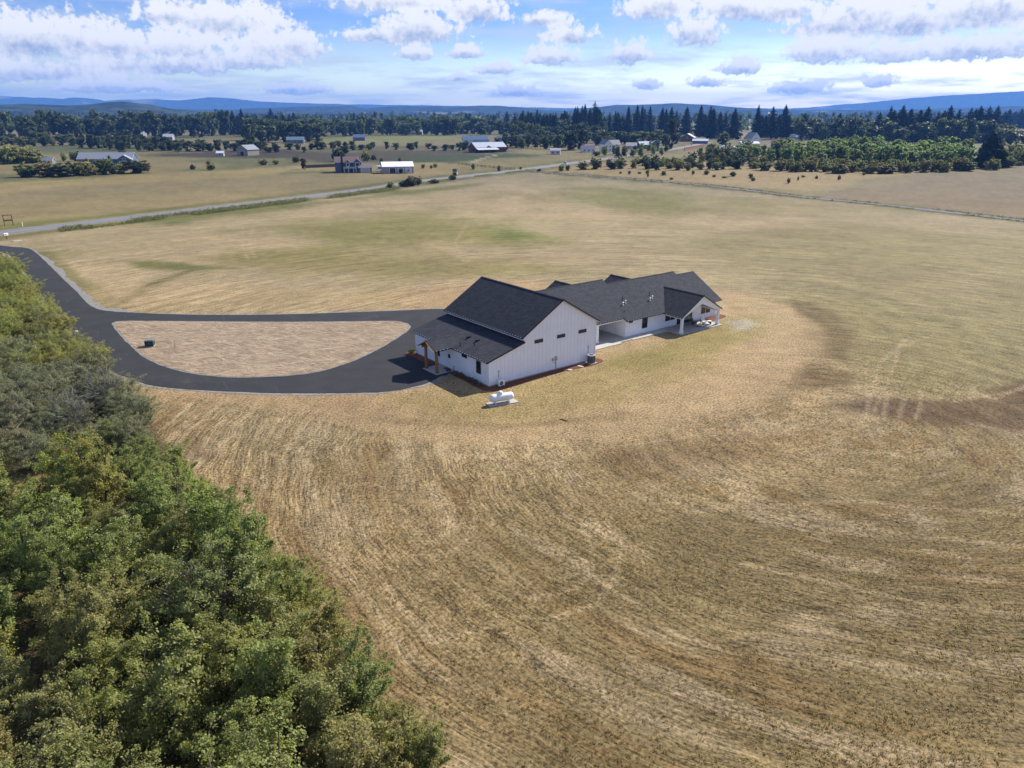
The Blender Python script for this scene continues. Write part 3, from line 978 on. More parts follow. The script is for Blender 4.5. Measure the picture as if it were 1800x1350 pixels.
def window(parent, axis, a0, a1, z0, z1, pos, out, panes=1, fm=None, gm=None, fw=0.06, name='window'):
    """axis 'x': lies in a wall along x at y = pos; out = outward sign. frame is the part, each pane a sub-part"""
    def bx(b, p0, p1, q0, q1, d0, d1):
        lo, hi = sorted((pos + out * d0, pos + out * d1))
        if axis == 'x':
            b.box(p0, p1, lo, hi, q0, q1)
        else:
            b.box(lo, hi, p0, p1, q0, q1)
    b = MB()
    bx(b, a0 - fw, a1 + fw, z0 - fw, z0, -0.03, 0.085)
    bx(b, a0 - fw, a1 + fw, z1, z1 + fw, -0.03, 0.085)
    bx(b, a0 - fw, a0, z0, z1, -0.03, 0.08)
    bx(b, a1, a1 + fw, z0, z1, -0.03, 0.08)
    w = (a1 - a0) / panes
    for k in range(1, panes):
        bx(b, a0 + k * w - fw / 2, a0 + k * w + fw / 2, z0, z1, -0.03, 0.08)
    f = b.build(name, fm or black_trim, parent)
    for k in range(panes):
        g = MB()
        bx(g, a0 + k * w + (fw / 2 if k else 0), a0 + (k + 1) * w - (fw / 2 if k < panes - 1 else 0), z0, z1, -0.02, 0.045)
        g.build('pane', gm or glass, f)
    return f


# ---- shop walls
W1, G_, L_ = 5.47, 17.95, 17.37
XM = (W1 + G_) / 2
SL, SM = 0.2686, 0.5905
Z_LOW, Z_UP = 3.35, 5.50
lowz = lambda x: Z_LOW + SL * (x + 0.47)
upz = lambda x: Z_UP + SM * ((x - W1 + 0.47) if x < XM else (G_ + 0.47 - x))
prof = [(0, 0), (G_, 0), (G_, upz(G_) - 0.22), (XM, upz(XM) - 0.26), (W1, upz(W1) - 0.22), (W1, lowz(W1) - 0.22), (0, lowz(0) - 0.2)]
shop = part(MB().prism(prof, 0, L_), 'shop_wall', white)
b = MB()
x = 0.05
while x < G_:
    top = (lowz(x) if x < W1 else upz(x)) - 0.28
    b.box(x - 0.03, x + 0.03, -0.025, 0.02, 0.22, top)
    b.box(x - 0.03, x + 0.03, L_ - 0.02, L_ + 0.025, 0.22, top)
    x += 0.61
y = 0.3
while y < L_:
    b.box(-0.025, 0.02, y - 0.03, y + 0.03, 0.22, lowz(0) - 0.26)
    b.box(G_ - 0.02, G_ + 0.025, y - 0.03, y + 0.03, 0.22, upz(G_) - 0.26)
    y += 0.61
tag(b.build('battens', white, shop), kind='stuff')
for q in [(-0.03, 0.14, -0.035, 0.1, 0.0, lowz(0) - 0.25), (G_ - 0.14, G_ + 0.03, -0.035, 0.1, 0.0, upz(G_) - 0.25), (-0.035, 0.1, L_ - 0.14, L_ + 0.03, 0, lowz(0) - 0.25)]:
    MB().box(*q).build('corner_board', trim_white, shop)
MB().box(W1 + 0.4, G_ - 0.2, -0.032, 0.02, 5.42, 5.50).build('belt_board', trim_white, shop)
b = MB().box(-0.05, G_ + 0.05, -0.05, 0.02, 0.0, 0.17).box(-0.05, 0.02, 0.03, L_, 0.0, 0.17)
b.build('foundation', concrete_old, shop)

# ---- shop roofs
OV = 0.34
part(MB().slab([(-0.47, -OV, Z_LOW), (W1 - 0.02, -OV, lowz(W1 - 0.02)), (W1 - 0.02, L_ + OV, lowz(W1 - 0.02)), (-0.47, L_ + OV, Z_LOW)], 0.2), 'lean_to_roof', ROOFM)
zr = upz(XM)
up_l = part(MB().slab([(W1 - 0.47, -OV, Z_UP), (XM, -OV, zr), (XM, L_ + OV, zr), (W1 - 0.47, L_ + OV, Z_UP)], 0.2), 'shop_roof', ROOFM)
part(MB().slab([(XM, -OV, zr), (G_ + 0.47, -OV, Z_UP), (G_ + 0.47, L_ + OV, Z_UP), (XM, L_ + OV, zr)], 0.2), 'shop_roof', ROOFM)


def ridge_cap(a, b_, parent):
    m = MB()
    a, b_ = Vector(a), Vector(b_)
    d = (b_ - a).normalized()
    s = Vector((-d.y, d.x, 0))
    for k in (-1, 1):
        e = s * k * 0.16 + Vector((0, 0, -0.075))
        o = Vector((0, 0, 0.03))
        pts = [a + o, b_ + o, b_ + o + e, a + o + e]
        if k < 0:
            pts = pts[::-1]
        m.slab(pts, 0.025, 0, 0, 0)
    return m.build('ridge_cap', shingle, parent)


ridge_cap((XM, -OV, zr), (XM, L_ + OV, zr), up_l)


def gutter(a, b_, parent, step=0.55):
    """box gutter with pale hangers along an eave"""
    a, b_ = Vector(a), Vector(b_)
    d = (b_ - a).normalized()
    g = MB()
    g.bar(a, b_, 0.11, 0.11)
    o = g.build('gutter', black_trim, parent)
    h = MB()
    n = int((b_ - a).length / step)
    for k in range(n):
        p = a + d * (k + 0.5) * step + Vector((0, 0, 0.065))
        h.bar(p - d * 0.05, p + d * 0.05, 0.13, 0.03)
    tag(h.build('gutter_hangers', galv, o), kind='stuff')
    return o


gutter((-0.53, -OV + 0.05, Z_LOW - 0.09), (-0.53, 7.3, Z_LOW - 0.09), farm)
gutter((-0.53, 11.55, Z_LOW - 0.09), (-0.53, L_ + OV - 0.05, Z_LOW - 0.09), farm)
gutter((W1 - 0.53, -OV + 0.05, Z_UP - 0.09), (W1 - 0.53, L_ + OV - 0.05, Z_UP - 0.09), farm)

# ---- timber entry porch
PZ, PR, PX = 3.33, 4.36, -3.1
pl = part(MB().slab([(PX, 7.5, PZ), (-0.5, 7.5, PZ), (3.3, 9.44, PR), (PX, 9.44, PR)], 0.14, 0, 1, 2), 'porch_roof', [shingle, black_trim, timber])
part(MB().slab([(PX, 9.44, PR), (3.3, 9.44, PR), (-0.5, 11.38, PZ), (PX, 11.38, PZ)], 0.14, 0, 1, 2), 'porch_roof', [shingle, black_trim, timber])
ridge_cap((PX, 9.44, PR), (3.3, 9.44, PR), pl)
gutter((PX + 0.05, 7.46, PZ - 0.08), (-0.6, 7.46, PZ - 0.08), pl)
for yy in (8.15, 10.75):
    p = part(MB().box(-2.55, -2.25, yy - 0.15, yy + 0.15, 0.14, 3.12), 'porch_post', timber)
    MB().box(-2.59, -2.21, yy - 0.19, yy + 0.19, 0.12, 0.2).build('post_base', black_trim, p)
b = MB()
for yy in (8.15, 10.75):
    b.box(-2.98, -0.06, yy - 0.12, yy + 0.12, 3.12, 3.38)
b.box(-2.98, -0.06, 9.33, 9.55, 3.85, 4.14)
part(b, 'porch_beam', timber)
b = MB()
b.bar((PX - 0.03, 7.45, PZ - 0.12), (PX - 0.03, 9.44, PR - 0.12), 0.06, 0.28, up=(1, 0, 0)).bar((PX - 0.032, 9.44, PR - 0.12), (PX - 0.032, 11.43, PZ - 0.12), 0.06, 0.28, up=(1, 0, 0))
part(b, 'barge_board', timber)
b = MB()
b.bar((-2.4, 8.15, 3.3), (-2.4, 9.44, 4.05), 0.18, 0.2, up=(1, 0, 0)).bar((-2.4, 9.44, 4.05), (-2.4, 10.75, 3.3), 0.18, 0.2, up=(1, 0, 0))
part(b, 'porch_truss', timber)

# ---- shop doors and windows
dr_ = part(MB().box(-0.06, 0.02, 8.42, 9.38, 0.16, 2.24), 'door', trim_white)
MB().box(-0.075, -0.03, 8.52, 9.02, 1.55, 2.08).build('door_pane', glass, dr_)
MB().tube([(-0.06, 9.28, 1.12), (-0.13, 9.28, 1.12), (-0.13, 9.16, 1.12)], 0.018, 6).build('door_handle', metal_dark, dr_)
MB().box(-0.09, 0.0, 8.40, 9.40, 0.12, 0.165).build('threshold', metal_dark, dr_)
window(farm, 'y', 4.80, 5.74, 2.58, 2.88, 0, -1)
window(farm, 'y', 1.74, 2.54, 1.28, 2.76, 0, -1)
window(farm, 'y', 11.2, 12.3, 1.25, 2.55, 0, -1)
for cx in (7.9, 11.68, 15.46):
    window(farm, 'x', cx - 0.62, cx + 0.62, 4.34, 4.66, 0, -1, gm=glass)

# ---- main house: one front roof plane, three ridges
S_ = 0.583
fz = lambda y: 2.80 + S_ * (y - 4.44)
EX = 51.0
SECT = [(17.0, 31.05, 12.40), (31.05, 46.65, 11.50), (46.65, EX, 10.80)]
front = [(15.3, 5.05, 12.40), (28.6, 4.44, 12.40), (31.05, 4.44, 11.50), (46.65, 4.44, 10.80)]
roofs = []
for (x0, x1, y0, y1) in [(15.6, 28.6, 5.05, 12.40), (28.6, 31.05, 4.44, 12.40), (31.05, 46.65, 4.44, 11.50), (46.65, EX, 4.44, 10.80)]:
    roofs.append(part(MB().slab([(x0, y0, fz(y0)), (x1, y0, fz(y0)), (x1, y1, fz(y1)), (x0, y1, fz(y1))], 0.2), 'front_roof', ROOFM))
for k, (x0, x1, yr) in enumerate(SECT):
    ye = 2 * yr - 5.0
    zl_ = fz(yr) - S_ * (ye - yr)
    r_ = part(MB().slab([(x0 - (1.4 if k == 0 else 0), yr, fz(yr)), (x1, yr, fz(yr)), (x1, ye, zl_), (x0 - (0 if k else 1.4), ye, zl_)], 0.2), 'rear_roof', ROOFM)
    ridge_cap((x0, yr, fz(yr)), (x1, yr, fz(yr)), r_)
gutter((18.5, 5.0, fz(5.05) - 0.09), (28.55, 5.0, fz(5.05) - 0.09), farm)
gutter((28.65, 4.38, fz(4.44) - 0.09), (36.8, 4.38, fz(4.44) - 0.09), farm)
gutter((46.5, 4.38, fz(4.44) - 0.09), (EX - 0.05, 4.38, fz(4.44) - 0.09), farm)
# walls of the house and the loft over the breezeway
zw = lambda y, yr: (fz(y) if y <= yr else 2 * fz(yr) - fz(y)) - 0.23
for (x0, x1, yr, zb) in [(17.97, 29.0, 12.40, 2.95), (29.0, 31.0, 12.40, 0), (31.0, 46.6, 11.50, 0), (46.6, 50.4, 10.80, 0)]:
    yb = 2 * yr - 5.5
    if zb:
        pr = [(5.35, zb), (yb - 0.4, zb), (yb - 0.4, zw(yb - 0.4, yr)), (yr, zw(yr, yr) - 0.03), (5.35, zw(5.35, yr))]
        part(MB().prism(pr, x0, x1, 'x'), 'breezeway_loft', white)
    else:
        pr = [(5.0, zb), (yb, zb), (yb, zw(yb, yr)), (yr, zw(yr, yr) - 0.03), (5.0, zw(5.0, yr))]
        hw = part(MB().prism(pr, x0, x1, 'x'), 'house_wall', white)
        b = MB()
        x = x0 + 0.3
        while x < x1:
            b.box(x - 0.03, x + 0.03, 4.975, 5.02, 0.2, zw(5.0, yr) - 0.02)
            x += 0.61
        if x0 == 29.0:
            y = 5.6
            while y < yb:
                b.box(28.975, 29.02, y - 0.03, y + 0.03, 0.2, 2.9)
                y += 0.61
            b.box(28.96, 29.1, 4.955, 5.1, 0.1, 2.85)
        tag(b.build('battens', white, hw), kind='stuff')
for (cx, cy) in [(23.6, 5.55), (18.6, 5.55)]:
    p = part(MB().box(cx - 0.2, cx + 0.2, cy - 0.2, cy + 0.2, 0.1, 2.95), 'breezeway_post', trim_white)
    MB().box(cx - 0.25, cx + 0.25, cy - 0.25, cy + 0.25, 0.1, 0.32).build('post_base', trim_white, p)
part(MB().box(17.98, 28.95, 5.36, 5.74, 2.66, 2.949), 'breezeway_beam', trim_white)
# rear cross gables
for (cx, yf, zt, hw_, y_in) in [(27.9, 20.0, 6.4, 4.2, 14.2), (39.2, 18.65, 6.2, 4.0, 12.8)]:
    ze = zt - S_ * hw_
    yi = y_in + hw_
    a_ = part(MB().slab([(cx - hw_, yf, ze), (cx - hw_, yi, ze), (cx, y_in, zt), (cx, yf, zt)], 0.2), 'rear_gable_roof', ROOFM)
    part(MB().slab([(cx, yf, zt), (cx, y_in, zt), (cx + hw_, yi, ze), (cx + hw_, yf, ze)], 0.2), 'rear_gable_roof', ROOFM)
    ridge_cap((cx, yf, zt), (cx, y_in, zt), a_)
    part(MB().prism([(cx - hw_ + 0.4, 0), (cx + hw_ - 0.4, 0), (cx + hw_ - 0.4, ze), (cx, zt - 0.25), (cx - hw_ + 0.4, ze)], yi - 1.0, yf - 0.4, 'y'), 'rear_gable_wall', white)

# ---- covered patio
CX, PY, PZT = 41.66, 0.85, 5.49
PE, PHW = 2.73, 4.82
pk = (PZT - PE) / PHW
vy = lambda z: 4.44 + (z - 2.80) / S_
pr_l = part(MB().slab([(CX - PHW, PY, PE), (CX, PY, PZT), (CX, vy(PZT), PZT), (CX - PHW, 4.44, PE)], 0.2), 'patio_roof', ROOFM)
part(MB().slab([(CX, PY, PZT), (CX + PHW, PY, PE), (CX + PHW, 4.44, PE), (CX, vy(PZT), PZT)], 0.2), 'patio_roof', ROOFM)
ridge_cap((CX, PY, PZT), (CX, vy(PZT), PZT), pr_l)
gutter((CX - PHW - 0.05, PY + 0.05, PE - 0.1), (CX - PHW - 0.05, 4.3, PE - 0.1), pr_l)
# gable face with a vaulted opening
zi = lambda x: PZT - pk * abs(x - CX) - 0.2
gf = MB()
for sgn in (-1, 1):
    xo, xi_ = CX + sgn * 4.45, CX + sgn * 4.0
    q = [(xo, zi(xo)), (CX, zi(CX)), (CX, 4.08), (xi_, 2.52), (xo, 2.52)]
    if sgn > 0:
        q = q[::-1]
    gf.prism(q, 1.08, 1.32, 'y')
part(gf, 'patio_gable', trim_white)
for cx in (37.3, 45.98):
    p = part(MB().box(cx - 0.17, cx + 0.17, 1.03, 1.37, 0.12, 2.519), 'patio_post', trim_white)
    MB().box(cx - 0.24, cx + 0.24, 0.96, 1.44, 0.12, 0.5).build('post_base', trim_white, p)
    MB().box(cx - 0.21, cx + 0.21, 0.99, 1.41, 2.36, 2.515).build('post_cap', trim_white, p)
b = MB()
for cx in (37.3, 45.98):
    b.box(cx - 0.13, cx + 0.13, 1.33, 4.96, 2.3, 2.56)
part(b, 'patio_beam', trim_white)
b = MB()
for sgn in (-1, 1):
    q = [(CX, 4.06), (CX + sgn * 4.0, 2.56), (CX + sgn * 4.0, 2.62), (CX, 4.12)]
    if sgn > 0:
        q = q[::-1]
    b.prism(q, 1.33, 4.97, 'y')
part(b, 'patio_ceiling', timber)

# ---- house windows and glass doors
window(farm, 'x', 29.75, 30.4, 2.22, 2.52, 5.0, -1)
window(farm, 'x', 32.65, 33.65, 0.9, 2.5, 5.0, -1)
window(farm, 'x', 37.75, 40.1, 1.1, 2.2, 5.0, -1, 2, fm=trim_white)
window(farm, 'x', 46.45, 48.8, 0.9, 2.32, 5.0, -1, 2, fm=trim_white)
sd = window(farm, 'x', 40.75, 44.2, 0.16, 2.42, 5.0, -1, 3, name='sliding_door')
# roof pipes and box vents
for (x, y) in [(0.4, 6.8), (1.4, 5.0)]:
    p = part(MB().tube([(x, y, lowz(x) - 0.05), (x, y, lowz(x) + 0.5)], 0.05, 8), 'vent_pipe', black_trim)
for (x, y) in [(2.5, 7.8), (2.5, 5.8)]:
    part(MB().hexa([(x - 0.25, y - 0.2, lowz(x - 0.25) - 0.02), (x + 0.2, y - 0.2, lowz(x + 0.2) - 0.02), (x + 0.2, y + 0.2, lowz(x + 0.2) - 0.02), (x - 0.25, y + 0.2, lowz(x - 0.25) - 0.02),
                    (x - 0.3, y - 0.18, lowz(x) + 0.16), (x + 0.15, y - 0.18, lowz(x) + 0.2), (x + 0.15, y + 0.18, lowz(x) + 0.2), (x - 0.3, y + 0.18, lowz(x) + 0.16)]), 'box_vent', black_trim)
for (x, y) in [(30.5, 7.2), (36.3, 7.0)]:
    for k, (dx, dy) in enumerate([(0, 0), (0.75, 0.25)]):
        z = fz(y + dy)
        p = part(MB().lathe([(0.15, -0.15), (0.15, 0.02), (0.09, 0.1), (0.08, 0.34), (0.13, 0.36), (0.13, 0.41), (0.02, 0.46)], (x + dx, y + dy, z), 10), 'flue_vent', galv)
    part(MB().tube([(x + 0.8, y + 0.9, fz(y + 0.9) - 0.1), (x + 0.8, y + 0.9, fz(y + 0.9) + 0.55)], 0.055, 8), 'vent_pipe', black_trim)
part(MB().tube([(29.6, 6.0, fz(6.0) - 0.05), (29.6, 6.0, fz(6.0) + 0.2)], 0.06, 8), 'vent_pipe', black_trim)
# wall fittings
b = MB()
b.cbox((1.5, -0.04, 1.75), (0.13, 0.09, 0.22)).bar((1.5, -0.03, 1.65), (1.5, -0.03, 0.9), 0.06, 0.05)
part(b, 'disconnect_box', metal_grey)
b = MB()
b.cbox((16.65, -0.04, 2.15), (0.13, 0.09, 0.22)).bar((16.65, -0.03, 2.05), (16.65, -0.03, 1.2), 0.06, 0.05)
part(b, 'disconnect_box', metal_grey)
b = MB()
b.cbox((10.3, -0.06, 1.55), (0.26, 0.12, 0.36)).tube([(10.3, -0.06, 1.38), (10.35, -0.07, 1.1), (10.6, -0.07, 1.02), (10.8, -0.07, 1.2)], 0.025, 6)
b.cbox((10.85, -0.06, 1.6), (0.34, 0.14, 0.55)).bar((10.85, -0.04, 1.32), (10.85, -0.04, 0.1), 0.07, 0.06)
me_ = part(b, 'electric_meter', metal_grey)
MB().lathe([(0.1, 0.0), (0.1, 0.06), (0.05, 0.09)], (10.85, -0.13, 1.68), 12, axis='y').build('meter_dial', galv, me_)

# ---- slabs and beds (setting)
def farm_sheet(name, pts, z, mat, label, thick):
    return sheet(name, [farm_pt(x, y).xy for x, y in pts], z, mat, label, thick)


farm_sheet('entry_stoop', [(-2.85, 7.62), (-0.06, 7.62), (-0.06, 11.0), (-2.85, 11.0)], 0.14, concrete, 'concrete stoop under the timber porch', 0.14)
farm_sheet('breezeway_slab', [(17.98, 3.05), (26.3, 3.05), (26.6, 3.6), (28.94, 3.6), (28.94, 18.0), (18.02, 18.0)], 0.10, concrete, 'concrete floor of the open breezeway', 0.1)
farm_sheet('walkway', [(28.96, 3.3), (36.7, 3.3), (36.7, 4.94), (28.96, 4.94)], 0.104, concrete, 'concrete walk along the house front', 0.1)
farm_sheet('patio_slab', [(36.72, 0.55), (46.5, 0.55), (46.5, 4.94), (36.72, 4.94)], 0.12, concrete, 'concrete slab of the covered patio', 0.12)


def blob(pts, amp=0.14, n=4):
    p = smooth_loop(pts, n)
    return [q + Vector((mnoise.noise(Vector((q.x, q.y, 0))), mnoise.noise(Vector((q.x, q.y, 7))))) * amp for q in p]


sheet('mulch_bed', blob([farm_pt(*q).xy for q in [(-1.0, 7.5), (-1.1, 4), (-1.3, 0.2), (-0.9, -1.2), (0.5, -1.7), (3.3, -1.65), (6, -1.15), (10, -1.15), (13.0, -1.35), (16, -1.75), (18.4, -1.2), (18.8, -0.2), (18.2, 0.6), (17.5, 0.5), (9, 0.4), (0.4, 0.5), (0.4, 7.5)]]),
      0.035, mulch, 'red brown bark mulch bed along the shop walls', 0.05)
sheet('mulch_bed', blob([farm_pt(*q).xy for q in [(-1.2, 11.3), (0.4, 11.3), (0.4, 18.0), (-0.8, 18.6), (-1.4, 17.5), (-1.2, 14)]]),
      0.07, mulch, 'bark mulch bed left of the timber porch', 0.05)
sheet('mulch_bed', blob([farm_pt(*q).xy for q in [(46.7, 3.3), (49.0, 3.2), (51.4, 3.6), (51.8, 5.5), (50.2, 5.4), (46.7, 5.2)]]),
      0.035, mulch, 'bark mulch bed beyond the patio post', 0.05)

# ------------------------------------------------------------------ things in the yard
def farm_thing(name, x, y, label, cat, rz=0.0, group=None, z=0.0):
    p = farm_pt(x, y, z)
    return empty(name, p, FARM_RZ + rz, label, cat, group)


# propane tank on its pad
t_ = farm_thing('propane_tank', -2.1, -5.38, 'white horizontal propane tank with domed lid on the lawn before the shop', 'tank', R(-13), z=0.1)
Lh, r0 = 1.12, 0.47
pf = [(0.02, -Lh - 0.40)] + [(r0 * math.sin(a), -Lh - 0.40 * math.cos(a)) for a in [R(20), R(40), R(60), R(78)]] + [(r0, -Lh), (r0, Lh)] + [(r0 * math.sin(a), Lh + 0.40 * math.cos(a)) for a in [R(78), R(60), R(40), R(20)]] + [(0.02, Lh + 0.40)]
MB().lathe(pf, (0, 0, 0.68), 24, axis='x').build('tank_body', tank_white, t_, True)
MB().lathe([(0.27, 0.0), (0.27, 0.2), (0.22, 0.3), (0.1, 0.35), (0.01, 0.36)], (-0.15, 0, 1.1), 16).build('valve_dome', tank_white, t_, True)
for sx in (-0.85, 0.85):
    for sy in (-0.22, 0.22):
        MB().box(sx - 0.06, sx + 0.06, sy - 0.05, sy + 0.05, 0.0, 0.34).build('leg', tank_white, t_)
for k in (-0.6, 0.6):
    MB().lathe([(r0 + 0.006, -0.02), (r0 + 0.006, 0.02)], (k, 0, 0.68), 24, axis='x').build('weld_seam', tank_white, t_)
sheet('tank_pad', [farm_pt(-2.1 + math.cos(R(-13)) * a - math.sin(R(-13)) * c, -5.38 + math.sin(R(-13)) * a + math.cos(R(-13)) * c).xy for a, c in [(-1.75, -0.65), (1.9, -0.65), (1.9, 0.65), (-1.75, 0.65)]],
      0.1, concrete, 'concrete pad under the propane tank', 0.1)

# mini split unit by the corner of the shop
t_ = farm_thing('mini_split_unit', 1.35, -0.75, 'small white heat pump with round fan by the shop corner', 'heat pump', z=0.035)
MB().box(-0.42, 0.42, -0.16, 0.16, 0.14, 0.78).build('casing', trim_white, t_)
gr = MB().lathe([(0.25, 0.0), (0.25, 0.03), (0.22, 0.035)], (-0.1, -0.19, 0.46), 20, axis='y').build('fan_grille', metal_dark, t_)
b = MB()
for k in range(6):
    a = k * math.pi / 3
    b.bar((-0.1, -0.2, 0.46), (-0.1 + 0.22 * math.cos(a), -0.2, 0.46 + 0.22 * math.sin(a)), 0.02, 0.015, up=(0, 1, 0))
b.build('guard', metal_grey, gr)
for sx in (-0.3, 0.3):
    MB().box(sx - 0.05, sx + 0.05, -0.24, 0.24, 0.0, 0.14).build('foot', metal_grey, t_)

# condenser by the far corner
t_ = farm_thing('air_conditioner', 16.5, -0.85, 'dark round cornered air conditioner with pale top at the gable wall end', 'air conditioner', z=0.035)
MB().box(-0.6, 0.6, -0.6, 0.6, 0, 0.09).build('pad', concrete, t_)
prf = []
for k in range(16):
    a = 2 * math.pi * (k + 0.5) / 16
    rr = 0.46 / max(abs(math.cos(a)), abs(math.sin(a))) ** 0.72
    prf.append((rr * math.cos(a), rr * math.sin(a)))
b = MB()
b.slab([(x, y, 1.08) for x, y in prf], 0.98, 0, 0, 0)
cas = b.build('casing', metal_dark, t_)
b = MB()
for k in range(16):
    x, y = prf[k]
    b.bar((x * 1.01, y * 1.01, 0.12), (x * 1.01, y * 1.01, 1.06), 0.03, 0.03, up=(1, 0, 0))
b.build('louvre', metal_grey, cas)
MB().slab([(x * 1.04, y * 1.04, 1.16) for x, y in prf], 0.08, 0, 0, 0).build('top_panel', galv, t_)
MB().lathe([(0.33, 1.163), (0.33, 1.19), (0.08, 1.2)], (0, 0, 0), 20).build('fan_guard', metal_dark, t_)

# stones and leftovers on the mulch and lawn
def boulder(x, y, sx, sy, sz, label, mat=stone_pale, name='flat_stone', group=None):
    b = MB()
    n = 9
    rr = [1 + 0.2 * random.uniform(-1, 1) for _ in range(n)]
    lo = [(sx * rr[k] * math.cos(k * 2 * math.pi / n), sy * rr[k] * math.sin(k * 2 * math.pi / n), 0) for k in range(n)]
    b.v += lo + [(p[0] * 0.9, p[1] * 0.9, sz * random.uniform(0.75, 1)) for p in lo] + [(0, 0, sz * 1.1)]
    for k in range(n):
        b.f.append((k, (k + 1) % n, (k + 1) % n + n, k + n))
        b.f.append((k + n, (k + 1) % n + n, 2 * n))
        b.m += [0, 0]
    p = farm_pt(x, y, 0.03)
    o = b.build(name, mat, None, False, p, random.uniform(0, 6))
    return tag(o, label, 'stone', group)


boulder(12.2, -1.35, 0.42, 0.3, 0.1, 'pale flat stone on the mulch edge, third of the way from the air conditioner')
boulder(14.3, -1.15, 0.5, 0.28, 0.1, 'pale flat stone on the mulch nearest the air conditioner')
# hose coil and door mat on the stoop
t_ = MB()
for k in range(3):
    ring = [(0.32 * math.cos(a), 0.32 * math.sin(a), 0.03 + 0.045 * k) for a in [2 * math.pi * j / 20 for j in range(21)]]
    t_.tube(ring, 0.025, 6)
o = t_.build('hose_coil', metal_dark, None, True, farm_pt(-0.75, 7.95, 0.14), 0)
tag(o, 'black coiled hose lying on the stoop by the door', 'hose')
o = MB().box(-0.3, 0.3, -0.48, 0.48, 0, 0.02).build('door_mat', cushion_grey, None, False, farm_pt(-0.45, 8.9, 0.141), FARM_RZ)
tag(o, 'dark door mat in front of the white entry door', 'mat')
b = MB().tube([(0, 0, 0), (0, 0, 0.75)], 0.03, 6).lathe([(0.06, 0.72), (0.07, 0.8), (0.02, 0.84)], (0, 0, 0), 8)
tag(b.build('yard_hydrant', metal_dark, None, False, farm_pt(-0.35, 7.3, 0.03)), 'thin dark standpipe in the mulch right of the stoop', 'standpipe')


# patio seats
def lounge_chair(x, y, rz, label, base, seat_m, back_m):
    t = farm_thing('lounge_chair', x, y, label, 'chair', rz, 'lounge chairs on the patio', z=0.12)
    for sx in (-0.34, 0.34):
        for sy in (-0.32, 0.32):
            MB().bar((sx, sy, 0), (sx, sy * 0.96, 0.3 if sy < 0 else 0.56), 0.06, 0.06, up=(1, 0, 0)).build('leg', base, t)
    for sx in (-0.39, 0.39):
        MB().box(sx - 0.05, sx + 0.05, -0.38, 0.42, 0.56, 0.6).build('armrest', base, t)
    MB().box(-0.36, 0.36, -0.36, 0.36, 0.27, 0.32).build('seat_frame', base, t)
    MB().box(-0.33, 0.33, -0.4, 0.3, 0.32, 0.46).build('seat_cushion', seat_m, t)
    MB().hexa([(-0.33, 0.2, 0.45), (0.33, 0.2, 0.45), (0.33, 0.36, 0.42), (-0.33, 0.36, 0.42), (-0.33, 0.36, 1.0), (0.33, 0.36, 1.0), (0.33, 0.48, 0.98), (-0.33, 0.48, 0.98)]).build('back_cushion', back_m, t)
    return t


lounge_chair(42.6, 3.1, R(20), 'dark grey cushioned lounge chair at the back of the patio', metal_dark, cushion_grey, cushion_grey)
lounge_chair(44.4, 2.7, R(-25), 'cream cushioned lounge chair facing out from the patio', metal_dark, cushion_white, cushion_white)
t_ = farm_thing('footstool', 42.5, 1.95, 'low cream footstool before the grey patio chair', 'footstool', R(20), z=0.12)
MB().box(-0.3, 0.3, -0.25, 0.25, 0.24, 0.38).build('cushion', cushion_white, t_)
for sx in (-0.25, 0.25):
    for sy in (-0.2, 0.2):
        MB().box(sx - 0.03, sx + 0.03, sy - 0.03, sy + 0.03, 0, 0.24).build('leg', metal_dark, t_)
t_ = farm_thing('footstool', 43.9, 1.7, 'low cream footstool before the cream patio chair', 'footstool', R(-25), z=0.12)
MB().box(-0.45, 0.45, -0.3, 0.3, 0.24, 0.38).build('cushion', cushion_white, t_)
for sx in (-0.38, 0.38):
    for sy in (-0.24, 0.24):
        MB().box(sx - 0.03, sx + 0.03, sy - 0.03, sy + 0.03, 0, 0.24).build('leg', metal_dark, t_)
t_ = farm_thing('side_table', 45.0, 1.95, 'small round dark drum table with a pale top on the patio', 'table', z=0.12)
MB().lathe([(0.24, 0), (0.3, 0.2), (0.3, 0.4), (0.26, 0.5)], n=16).build('drum_base', metal_dark, t_)
MB().lathe([(0.33, 0.5), (0.33, 0.55)], n=16).build('table_top', cushion_white, t_)

# green-black utility box on the soil island and small boxes by the drive
def cabinet(name, p, w, d, h, rz, mat, mat_top, label, cat):
    t = empty(name, p, rz, label, cat)
    MB().box(-w / 2, w / 2, -d / 2, d / 2, 0.06, h * 0.86).build('body', mat, t)
    MB().hexa([(-w / 2 - .03, -d / 2 - .03, h * .86), (w / 2 + .03, -d / 2 - .03, h * .86), (w / 2 + .03, d / 2 + .03, h * .86), (-w / 2 - .03, d / 2 + .03, h * .86),
               (-w / 2, -d / 2 + .1, h), (w / 2, -d / 2 + .1, h), (w / 2, d / 2, h), (-w / 2, d / 2, h)]).build('lid', mat_top, t)
    MB().box(-w / 2 - .08, w / 2 + .08, -d / 2 - .08, d / 2 + .08, 0, 0.06).build('plinth', concrete_old, t)
    MB().box(-0.05, 0.05, -d / 2 - .03, -d / 2 + .01, h * .4, h * .55).build('latch', metal_grey, t)
    return t


